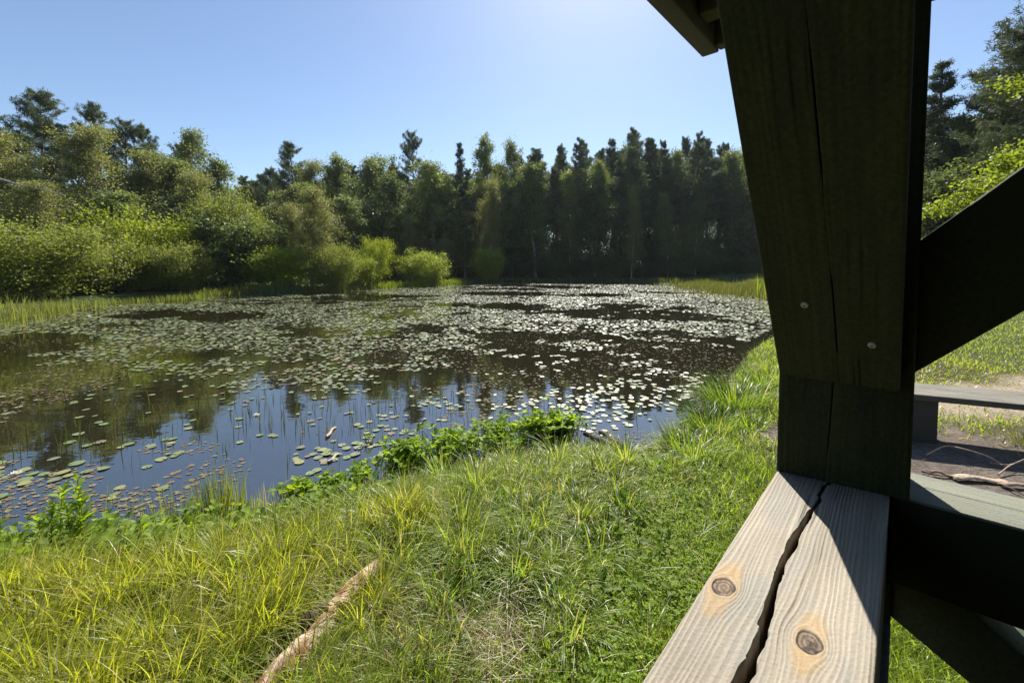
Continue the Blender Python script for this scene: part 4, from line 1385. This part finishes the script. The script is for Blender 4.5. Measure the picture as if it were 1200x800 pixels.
def timber(name, O, T, U, Nn, L_, w, h, ts, nu, pal, lam, seed, parent, mat, crack=None, knots=(), relief=.0007, rnd=.004, only_label=None, side_n=8, side_pal=None):
    """a squared timber: origin O at the middle of its start on the show face, length along T, width along U, show face towards Nn"""
    mbq = MB()
    ts = np.asarray(ts, float)
    c_lo, c_hi, c_dk = [np.array(x) for x in pal]

    def paint(t, u, sd, kn=(), c_lo=c_lo, c_hi=c_hi):
        ring, fib, chk, km, halo, rk = grain(t, u, lam, sd, kn)
        tone = np.clip(.52 * ring + .56 * fib, 0, 1.15)
        C = c_lo + (c_hi - c_lo) * tone[..., None]
        blot = fbm(t * 6, u * 18, sd + 31)
        C = C * (.72 + .52 * blot[..., None])
        stain = sstep(.52, .70, fbm(t * 9 + 3, u * 30, sd + 33))[..., None] * .28
        C = C * (1 - stain) + C.mean() * np.array([.78, .84, .80]) * stain
        C = C * (1 - .75 * chk[..., None]) + c_dk * .75 * chk[..., None]
        if len(kn):
            hc = np.array([.42, .27, .11])
            hm_ = (halo * (1 - km) * (.35 + .4 * fbm(t * 40, u * 60, sd + 2)))[..., None]
            C = C * (1 - hm_) + hc * (.7 + .5 * fib[..., None]) * hm_
            kr = .5 + .5 * np.sin(rk * 17 + 3 * fbm(t * 60, u * 60, sd + 3))
            kc = np.array([.16, .115, .075]) * (.6 + .8 * kr[..., None]) * (.6 + .8 * fib[..., None])
            edge = sstep(.78, .97, rk)[..., None]
            kc = kc * (1 - .75 * edge)
            ctr = sstep(.5, .62, fbm(t * 130, u * 130, sd + 7))[..., None]
            kc = kc * (1 - .7 * ctr)
            C = C * (1 - km[..., None]) + kc * km[..., None]
        dz = -relief * (1 - ring) - relief * 1.6 * chk + relief * 1.2 * halo - relief * 2.0 * km
        return C, dz

    def place(t, u, z):
        return O + t[..., None] * T + u[..., None] * U + z[..., None] * Nn - SO

    # show face
    a = np.linspace(-1, 1, nu)
    if crack is None:
        t = np.repeat(ts[:, None], nu, 1); u = np.repeat((a * w / 2)[None], len(ts), 0)
        C, dz = paint(t, u, seed, knots)
    else:
        uc, hw, dep = crack(ts)
        n1 = nu // 2
        left = -w / 2 + (uc - hw + w / 2)[:, None] * np.linspace(0, 1, n1)[None]
        right = (uc + hw)[:, None] + (w / 2 - uc - hw)[:, None] * np.linspace(0, 1, n1)[None]
        inn = np.stack([uc - hw * .75, uc - hw * .2, uc + hw * .25, uc + hw * .8], 1)
        u = np.concatenate([left, inn, right], 1)
        t = np.repeat(ts[:, None], u.shape[1], 1)
        C, dz = paint(t, u, seed, knots)
        dz[:, n1] = -dep * .6; dz[:, n1 + 1] = -dep; dz[:, n1 + 2] = -dep * .95; dz[:, n1 + 3] = -dep * .5
        open_ = (hw > .0006)[:, None]
        C[:, n1:n1 + 4] = np.where(open_[..., None], np.array([.10, .075, .05]) if pal is RAILPAL else c_dk, C[:, n1:n1 + 4])
    e = np.clip((np.abs(u) - (w / 2 - rnd)) / rnd, 0, 1)
    dz = dz - rnd * (1 - np.sqrt(np.maximum(0, 1 - e * e)))
    V = place(t, u, dz)
    mbq.add(V.reshape(-1, 3), grid_faces(len(ts), u.shape[1]), None, C.reshape(-1, 3))
    # the two sides, the back
    tsl = ts[:: max(1, len(ts) // 120)]
    if tsl[-1] != ts[-1]: tsl = np.append(tsl, ts[-1])
    for sgn in (-1, 1):
        zz = np.linspace(-rnd, -h, side_n)
        t = np.repeat(tsl[:, None], side_n, 1); z = np.repeat(zz[None], len(tsl), 0)
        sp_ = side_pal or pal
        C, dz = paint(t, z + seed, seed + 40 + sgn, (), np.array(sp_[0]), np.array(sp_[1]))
        V = place(t, np.full_like(t, sgn * w / 2) + sgn * dz * .3, z)
        mbq.add(V.reshape(-1, 3), grid_faces(len(tsl), side_n), None, C.reshape(-1, 3))
    t = np.repeat(tsl[:, None], 4, 1); u = np.repeat(np.linspace(-w / 2, w / 2, 4)[None], len(tsl), 0)
    C, dz = paint(t, u, seed + 60)
    mbq.add(place(t, u, np.full_like(t, -h)).reshape(-1, 3), grid_faces(len(tsl), 4), None, C.reshape(-1, 3))
    for tt in (ts[0], ts[-1]):
        uu = np.array([-w / 2, w / 2, w / 2, -w / 2]); zz = np.array([-.001, -.001, -h, -h])
        mbq.add(place(np.full(4, tt), uu, zz), [[0, 1, 2, 3]], None, (c_lo + c_hi) * .4)
    o = mbq.build(name, mat, parent, True)
    return o


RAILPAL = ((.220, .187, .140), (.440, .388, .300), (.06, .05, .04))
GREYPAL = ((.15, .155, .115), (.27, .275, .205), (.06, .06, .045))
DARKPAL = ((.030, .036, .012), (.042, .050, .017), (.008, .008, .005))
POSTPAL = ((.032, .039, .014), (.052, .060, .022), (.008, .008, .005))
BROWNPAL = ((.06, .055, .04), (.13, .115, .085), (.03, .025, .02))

# left-hand rail
PR = at_z(1042, 588, ZR)
RW = float(np.dot(PR - PL, WD))                   # its width
print('rail width', RW, 'PL', PL)
T1 = -RD
O1 = PL + WD * RW / 2 + RD * .16
T_vis = np.linspace(0, 1.0, 560)
ts1 = np.concatenate([T_vis, np.linspace(1.02, 2.6, 40)])


def rail_tu(px, py):
    q = at_z(px, py, ZR) - O1
    return float(q @ T1), float(q @ WD)


ck = np.array([rail_tu(*p) for p in [(972, 564), (951, 597), (930, 635), (914, 668), (906, 704), (894, 742), (878, 773), (863, 800)]])
ck = np.vstack([[0, ck[0, 1] + .004], ck, [ck[-1, 0] + .3, ck[-1, 1] - .01], [2.7, ck[-1, 1] + .01]])
ckw = np.array([.0012, .0026, .0035, .0055, .0052, .0045, .0065, .0068, .006, .004, .002])


def crack1(t):
    uc = np.interp(t, ck[:, 0], ck[:, 1]) + .004 * (fbm(t * 26, t * 0, 201, 3) - .5)
    step_ = np.floor(t * 16 + 2 * vnoise(t * 5, 0 * t, 207))
    uc = uc + .0065 * (_h(step_, step_ * 0 + 1, 3) - .5)
    hw = np.interp(t, ck[:, 0], ckw) * (.6 + .8 * fbm(t * 34, t * 0 + 4, 203, 3))
    return uc, hw, np.minimum(.05, hw * 9)


kn1 = rail_tu(848, 687); kn2 = rail_tu(948, 752)
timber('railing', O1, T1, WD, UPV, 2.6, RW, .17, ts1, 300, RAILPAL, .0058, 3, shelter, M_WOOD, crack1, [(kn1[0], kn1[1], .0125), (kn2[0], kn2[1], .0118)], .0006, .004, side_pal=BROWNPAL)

# right-hand rail
A2 = at_z(1064, 552, ZR - .003); B2 = at_z(1064, 584, ZR - .003)
B2b = at_z(1200, 620, ZR - .003)
d2 = unit(B2b - B2); d2[2] = 0; d2 = unit(d2)
n2 = np.array([-d2[1], d2[0], 0]) * (1 if np.dot([-d2[1], d2[0], 0], RD) > 0 else -1)
w2 = abs(float(np.dot(A2 - B2, n2)))
print('rail2 dir', d2, 'W', WD, 'w2', w2)
O2 = B2 + n2 * w2 / 2 - d2 * .02
ts2 = np.concatenate([np.linspace(0, .5, 200), np.linspace(.52, 2.4, 30)])


def crack2(t):
    return w2 * (.02 + .10 * t) + 0 * t, np.full_like(t, .0011) * (.5 + fbm(t * 30, 0 * t, 9)), np.full_like(t, .012)


timber('railing', O2, d2, n2, UPV, 2.4, w2, .165, ts2, 90, GREYPAL, .009, 8, shelter, M_WOOD, crack2, (), .0006, side_pal=DARKPAL)  # sides take a darker palette than the top: shade put into their colour

# post: show face towards the camera
PRt = at_z(1063, 586, ZR)
fd = PRt - PL; fd[2] = 0
pw = float(np.linalg.norm(fd)); fd = unit(fd)
fn = np.array([fd[1], -fd[0], 0]);
if fn @ (-RD) < 0: fn = -fn
pw = pw + .004
print('post width', pw)
POST_TOP = 2.12
O3 = PL + fd * pw / 2; O3 = np.array([O3[0], O3[1], ZR - .0])


def crack3(t):
    return pw * (-.10 + .05 * np.sin(t * 4)) + .003 * (fbm(t * 14, 0 * t, 5) - .5), np.where(t < .30, .0010, .0005) * sstep(.38, .6, vnoise(t * 7, 0 * t, 15)), np.full_like(t, .012)


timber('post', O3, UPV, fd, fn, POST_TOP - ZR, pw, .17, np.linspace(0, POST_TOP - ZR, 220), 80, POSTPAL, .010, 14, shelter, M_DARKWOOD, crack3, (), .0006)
timber('post', np.array([O3[0], O3[1], 0]) - fn * .02, UPV, fd, fn, ZR - .17, pw - .03, .14, np.linspace(-.1, ZR - .175, 60), 30, DARKPAL, .010, 15, shelter, M_DARKWOOD)

# knee brace over the left-hand rail: seen from below, screwed to the post
bl = at_plane(913, 438, O3 + fn * .004, fn)
sl = bl @ WD
tl = at_plane(838, 0, WD * sl, WD)
br = at_plane(1056, 430, O3 + fn * .004, fn)
Tb = tl - bl; Lb = float(np.linalg.norm(Tb)); Tb = Tb / Lb
bw = float((br - bl) @ WD)
nb_ = np.cross(WD, Tb); nb_ = unit(nb_)
if nb_[2] > 0: nb_ = -nb_
print('brace', bl, tl, 'w', bw, 'slope', math.degrees(math.asin(Tb[2])))
Ob = bl + WD * bw / 2
Lfull = (2.1 - bl[2]) / Tb[2]


def crack4(t):
    return bw * (.04 + .10 * np.interp(t, [0, .3, .7], [0, -.1, -.45])) + .002 * (fbm(t * 14, 0 * t, 25) - .5), .0012 * sstep(.42, .62, vnoise(t * 6, 0 * t, 26)) * sstep(.0, .1, t), np.full_like(t, .015)


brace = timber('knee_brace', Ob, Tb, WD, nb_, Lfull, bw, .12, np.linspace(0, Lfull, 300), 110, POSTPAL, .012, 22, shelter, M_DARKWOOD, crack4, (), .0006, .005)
for px, py in ((943, 357), (1022, 404)):
    c = at_plane(px, py, Ob, nb_)
    sc_ = MB()
    k = 14
    an = np.arange(k) / k * 6.2832
    e1, e2 = WD, Tb
    prof = [(.0, .0020), (.0016, .0020), (.0019, .0036), (.0046, .0034), (.0056, .0022), (.0060, -.001)]
    V = np.concatenate([c + (r_ * np.cos(an))[:, None] * e1 + (r_ * np.sin(an))[:, None] * e2 + nb_ * z_ for r_, z_ in prof]) - SO
    i = np.arange(len(prof) - 1)[:, None] * k; j = np.arange(k)[None]
    q = np.stack([(i + j).ravel(), (i + (j + 1) % k).ravel(), (i + k + (j + 1) % k).ravel(), (i + k + j).ravel()], 1)
    cc = np.concatenate([np.tile((.05, .045, .04) if r_ < .0018 else (.42, .40, .36), (k, 1)) for r_, z_ in prof])
    sc_.add(V, q, None, cc)
    sc_.build('screw', M_METAL, brace, True)


def prism(name, pts, n_, depth, pal, parent, mat=M_DARKWOOD):
    """a beam from its outlined face, thickened along n_"""
    P = np.array(pts); k = len(P)
    mbq = MB()
    V = np.vstack([P, P + n_ * depth]) - SO
    q = [[0, 1, 2, 3], [7, 6, 5, 4]] + [[i, i + 4, (i + 1) % 4 + 4, (i + 1) % 4] for i in range(4)]
    mbq.add(V, q, None, np.array(pal[0]) * .5 + np.array(pal[1]) * .5)
    o = mbq.build(name, mat, parent)
    bv = o.modifiers.new('edge', 'BEVEL'); bv.width = .004; bv.segments = 2
    return o


# braces in the right-hand wall: upper knee brace, lower brace
pf = B2 + n2 * .008
a0 = at_plane(1066, 440.5, pf, n2); a1 = at_plane(1200, 365, pf, n2); b0 = at_plane(1066, 291.5, pf, n2); b1 = at_plane(1200, 195, pf, n2)
ext = lambda p, q, k: q + (q - p) * k
prism('knee_brace', [a0, ext(a0, a1, 1.0), ext(b0, b1, 1.0), b0], n2, .10, DARKPAL, shelter)
pf2 = B2 + n2 * .014
c0_ = at_plane(1030, 623, pf2, n2); c1_ = at_plane(1200, 769, pf2, n2); d0_ = at_plane(1030, 711, pf2, n2); d1_ = at_plane(1135, 800, pf2, n2)
prism('lower_brace', [d0_, ext(d0_, d1_, 1.8), ext(c0_, c1_, .7), c0_], n2, .10, ((.10, .12, .075), (.13, .15, .095)), shelter, M_DARKWOOD)


def beam(name, a, b, wdir, w, z0, z1, pal, parent=shelter, mat=M_DARKWOOD):
    """level beam from a to b (plan), w wide along wdir, between heights"""
    a = np.array([a[0], a[1], z0]); b = np.array([b[0], b[1], z0])
    return prism(name, [a, b, b + wdir * w, a + wdir * w], UPV, z1 - z0, pal, parent, mat)


PC = np.array([PL[0], PL[1], 0.0])
q_ = PC + WD * (RW - .013) - RD * .06
beam('wall_board', q_, q_ - RD * 2.4, WD, .022, .12, ZR - .172, ((.11, .095, .07), (.17, .15, .11)))
L1, L2 = 2.7, 2.5
beam('wall_plate', PC + RD * .18, PC - RD * L1, WD, .16, 2.12, 2.26, DARKPAL)
beam('wall_plate', PC + WD * .17 + RD * .02, PC + WD * L2 + RD * .02, RD, .14, 2.122, 2.262, DARKPAL)
# eaves: fascia boards around the roof edge, roof boards above, rafters under them
E0 = at_y(823, 68, 1.36)
zf = float(E0[2])
print('eave z', zf)
E0 = np.array([E0[0], E0[1], 0])
ROOFPAL = ((.07, .07, .062), (.13, .13, .115), (.03, .03, .03))
beam('fascia_board', E0, E0 - RD * (L1 + .9), WD, .05, zf, zf + .15, ROOFPAL)
beam('fascia_board', E0 + WD * .052, E0 + WD * (L2 + .9), -RD, .04, zf + .004, zf + .15, ROOFPAL)
beam('fascia_board', E0 + WD * (L2 + .9), E0 + WD * (L2 + .9) - RD * (L1 + .9), WD, .05, zf, zf + .15, ROOFPAL)
beam('fascia_board', E0 - RD * (L1 + .9), E0 - RD * (L1 + .9) + WD * (L2 + .95), -RD, .05, zf, zf + .15, ROOFPAL)
beam('roof_deck', E0 - WD * .02 + RD * .02, E0 - RD * (L1 + .97) - WD * .02, WD, L2 + 1.0, zf + .152, zf + .19, DARKPAL)
for k in range(7):
    q = E0 - RD * (.13 + .52 * k) + WD * .055
    beam('rafter', q, q + WD * (L2 + .8), -RD, .06, zf + .03, zf + .148, DARKPAL if k else BROWNPAL)
# the other corners, and added unseen walls behind the viewer that darken the inside
for a_ in (PC - RD * (L1 - .1) , PC - RD * (L1 - .1) + WD * (L2 - .15), PC + WD * (L2 - .15)):
    beam('post', a_, a_ + RD * .15, WD, .15, -.05, 2.118, DARKPAL)
beam('added_back_wall', PC - RD * L1, PC - RD * L1 + WD * L2, -RD, .03, .05, 2.1, DARKPAL)
beam('added_back_wall', PC + WD * (L2 + .01), PC + WD * (L2 + .01) - RD * L1, WD, .03, .05, 2.1, DARKPAL)

# ------------------------------------------------------------------ bench on the right
BZ = .45
k0, k1 = at_z(1060, 447, BZ), at_z(1200, 459, BZ)
f0 = at_z(1060, 460.3, BZ)
bd = unit(k1 - k0); bn = np.array([bd[1], -bd[0], 0])
if bn[1] > 0: bn = -bn
bwid = float((f0 - k0) @ bn)
bench = empty('plank_bench', (k0[0], k0[1], 0))
tag(bench, 'low weathered plank bench on a block beyond the right-hand rail', 'bench')
SO_keep = SO.copy()
SO = np.array([k0[0], k0[1], 0.0])
mid = k0 + bn * bwid / 2 - bd * .35


def crackb(t): return bwid * (.05 + .06 * t), np.full_like(t, .0022), np.full_like(t, .02)


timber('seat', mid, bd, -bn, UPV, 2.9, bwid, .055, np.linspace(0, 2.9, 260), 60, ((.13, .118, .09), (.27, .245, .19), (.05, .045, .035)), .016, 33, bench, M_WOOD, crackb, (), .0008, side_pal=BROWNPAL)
sb = at_z(1062, 500, .1)
for off in (-.32, 2.05):
    q = k0 + bn * .03 + bd * off
    beam('support_block', q, q + bd * .40, bn, bwid - .06, -.05, BZ - .057, ((.05, .045, .035), (.07, .06, .05)), bench)
SO = SO_keep

# added thin scattering volume that lifts the dark far wood
V = np.array([(x, y, z) for z in (-3.0, 34.0) for x, y in ((-905, -305), (905, -305), (905, 1205), (-905, 1205))])
hz = MB(); hz.add(V, [[3, 2, 1, 0], [4, 5, 6, 7], [0, 1, 5, 4], [1, 2, 6, 5], [2, 3, 7, 6], [3, 0, 4, 7]], None, (.8, .8, .8))
m, N, L, out = new_mat('added_haze_air')
pv = N.new('ShaderNodeVolumePrincipled')
pv.inputs['Color'].default_value = (.86, .92, 1, 1)
pv.inputs['Density'].default_value = .00016
pv.inputs['Anisotropy'].default_value = .35
L.new(pv.outputs[0], out.inputs['Volume'])
tag(hz.build('added_haze', m), 'added thin pale air volume lifting the dark far wood', 'added_haze', None, 'stuff')

# bark strips and dead twigs on the bare soil
def strip(a, b, w, c, label):
    mbq = MB()
    k = 10
    s = np.linspace(0, 1, k)[:, None]
    P = a * (1 - s) + b * s + np.array([0, 0, 1.0]) * (.012 * np.sin(s * 5) + .02)
    sd = unit(np.cross(b - a, UPV))
    rows = []
    for q_ in (-1, -.4, .4, 1):
        rows.append(P + sd * w * .5 * q_ * (1 + .25 * np.sin(s * 9 + q_)) + UPV * (.012 * (1 - q_ * q_)))
    V = np.stack(rows, 1)
    tone = .75 + .5 * _h(np.arange(4)[None] * np.ones((k, 1)), np.arange(k)[:, None] * .0 + 2, 5)
    mbq.add(V.reshape(-1, 3), grid_faces(k, 4), None, (np.asarray(c)[None, None] * tone[..., None]).reshape(-1, 3))
    o = mbq.build('bark_strip', M_DEAD, None, True)
    so = o.modifiers.new('thick', 'SOLIDIFY'); so.thickness = .008
    tag(o, label, 'bark', 'bark strips on the bare soil')


strip(at_z(1116, 562, .0), at_z(1180, 566, .0), .075, (.50, .38, .27), 'long pale bark strip on the bare soil behind the right rail')
strip(at_z(1172, 571, .0), at_z(1225, 574, .0), .05, (.36, .26, .18), 'darker bark strip beside the long pale one')
strip(at_z(1090, 556, .0), at_z(1116, 560, .0), .03, (.30, .2, .13), 'short brown bark strip by the foot of the post')


def twig(pts, r, c, label, cat='twig'):
    mbq = MB()
    P = np.array(pts)
    s = np.linspace(0, 1, 24)
    Q = np.stack([np.interp(s, np.linspace(0, 1, len(P)), P[:, i]) for i in range(3)], 1)
    for _ in range(2):
        Q[1:-1] = (Q[:-2] + Q[1:-1] * 2 + Q[2:]) / 4
    tube(mbq, Q, np.linspace(r, r * .4, 24), c, 6)
    tag(mbq.build('dead_twig', M_DEAD, None, True), label, cat, 'dead twigs on the bare soil')


tw = lambda px, py, z: at_z(px, py, z)
twig([tw(1085, 533, .02), tw(1108, 521, .10), tw(1135, 527, .12), tw(1160, 535, .08), tw(1180, 548, .02)], .006, (.40, .28, .19), 'thin pale twig arching over the bare soil')
twig([tw(1170, 556, .02), tw(1182, 546, .05), tw(1200, 538, .09), tw(1215, 530, .1)], .007, (.38, .28, .2), 'forked pale twig at the right edge of the soil')
twig([tw(1160, 542, .02), tw(1180, 545, .05), tw(1200, 540, .05), tw(1220, 541, .04)], .005, (.34, .25, .18), 'thin twig crossing the forked one on the soil')
twig([tw(1080, 552, .01), tw(1095, 556, .02), tw(1108, 558, .02)], .007, (.06, .045, .035), 'short black twig beside the rail on the soil')
twig([tw(1168, 565, .01), tw(1185, 572, .03), tw(1200, 580, .02)], .008, (.12, .085, .06), 'dark crooked twig by the bark strips')

# weeds under the bench and litter on the soil
k = 46
X_ = rng.uniform(3.3, 5.6, k); 
q0 = k0 + bd * .55 + bn * .25
t = rng.uniform(0, 2.0, k); s_ = rng.normal(0, .22, k)
C = np.stack([q0[0] + bd[0] * t + bn[0] * s_, q0[1] + bd[1] * t + bn[1] * s_, np.zeros(k)], 1)
C[:, 2] = ground_z(C[:, 0], C[:, 1])
mb = MB(); tufts(mb, C, 26, .10 + .16 * rng.uniform(0, 1, k), .006, (.06, .09, .015), (.2, .22, .05), None, .4, 1.2, .3, 4, .08)
k2 = 900
X_ = rng.uniform(1.2, 5, k2); Y_ = rng.uniform(.9, 3.6, k2)
ok = soil_mask(X_, Y_) > .4
X_, Y_ = X_[ok], Y_[ok]; n = len(X_)
cc = cmix((.08, .06, .04), (.40, .31, .2), rng.uniform(0, 1, n))
blades(mb, np.stack([X_, Y_, ground_z(X_, Y_) + .008], 1), rng.uniform(.03, .12, n), np.full(n, .006), rng.uniform(0, 6.28, n), rng.uniform(1.35, 1.6, n), rng.uniform(-.1, .3, n), cc, cc, 3)
tag(mb.build('soil_weeds', M_GRASS), 'sparse weeds and twig litter on the bare soil under the bench', 'weeds', None, 'stuff')
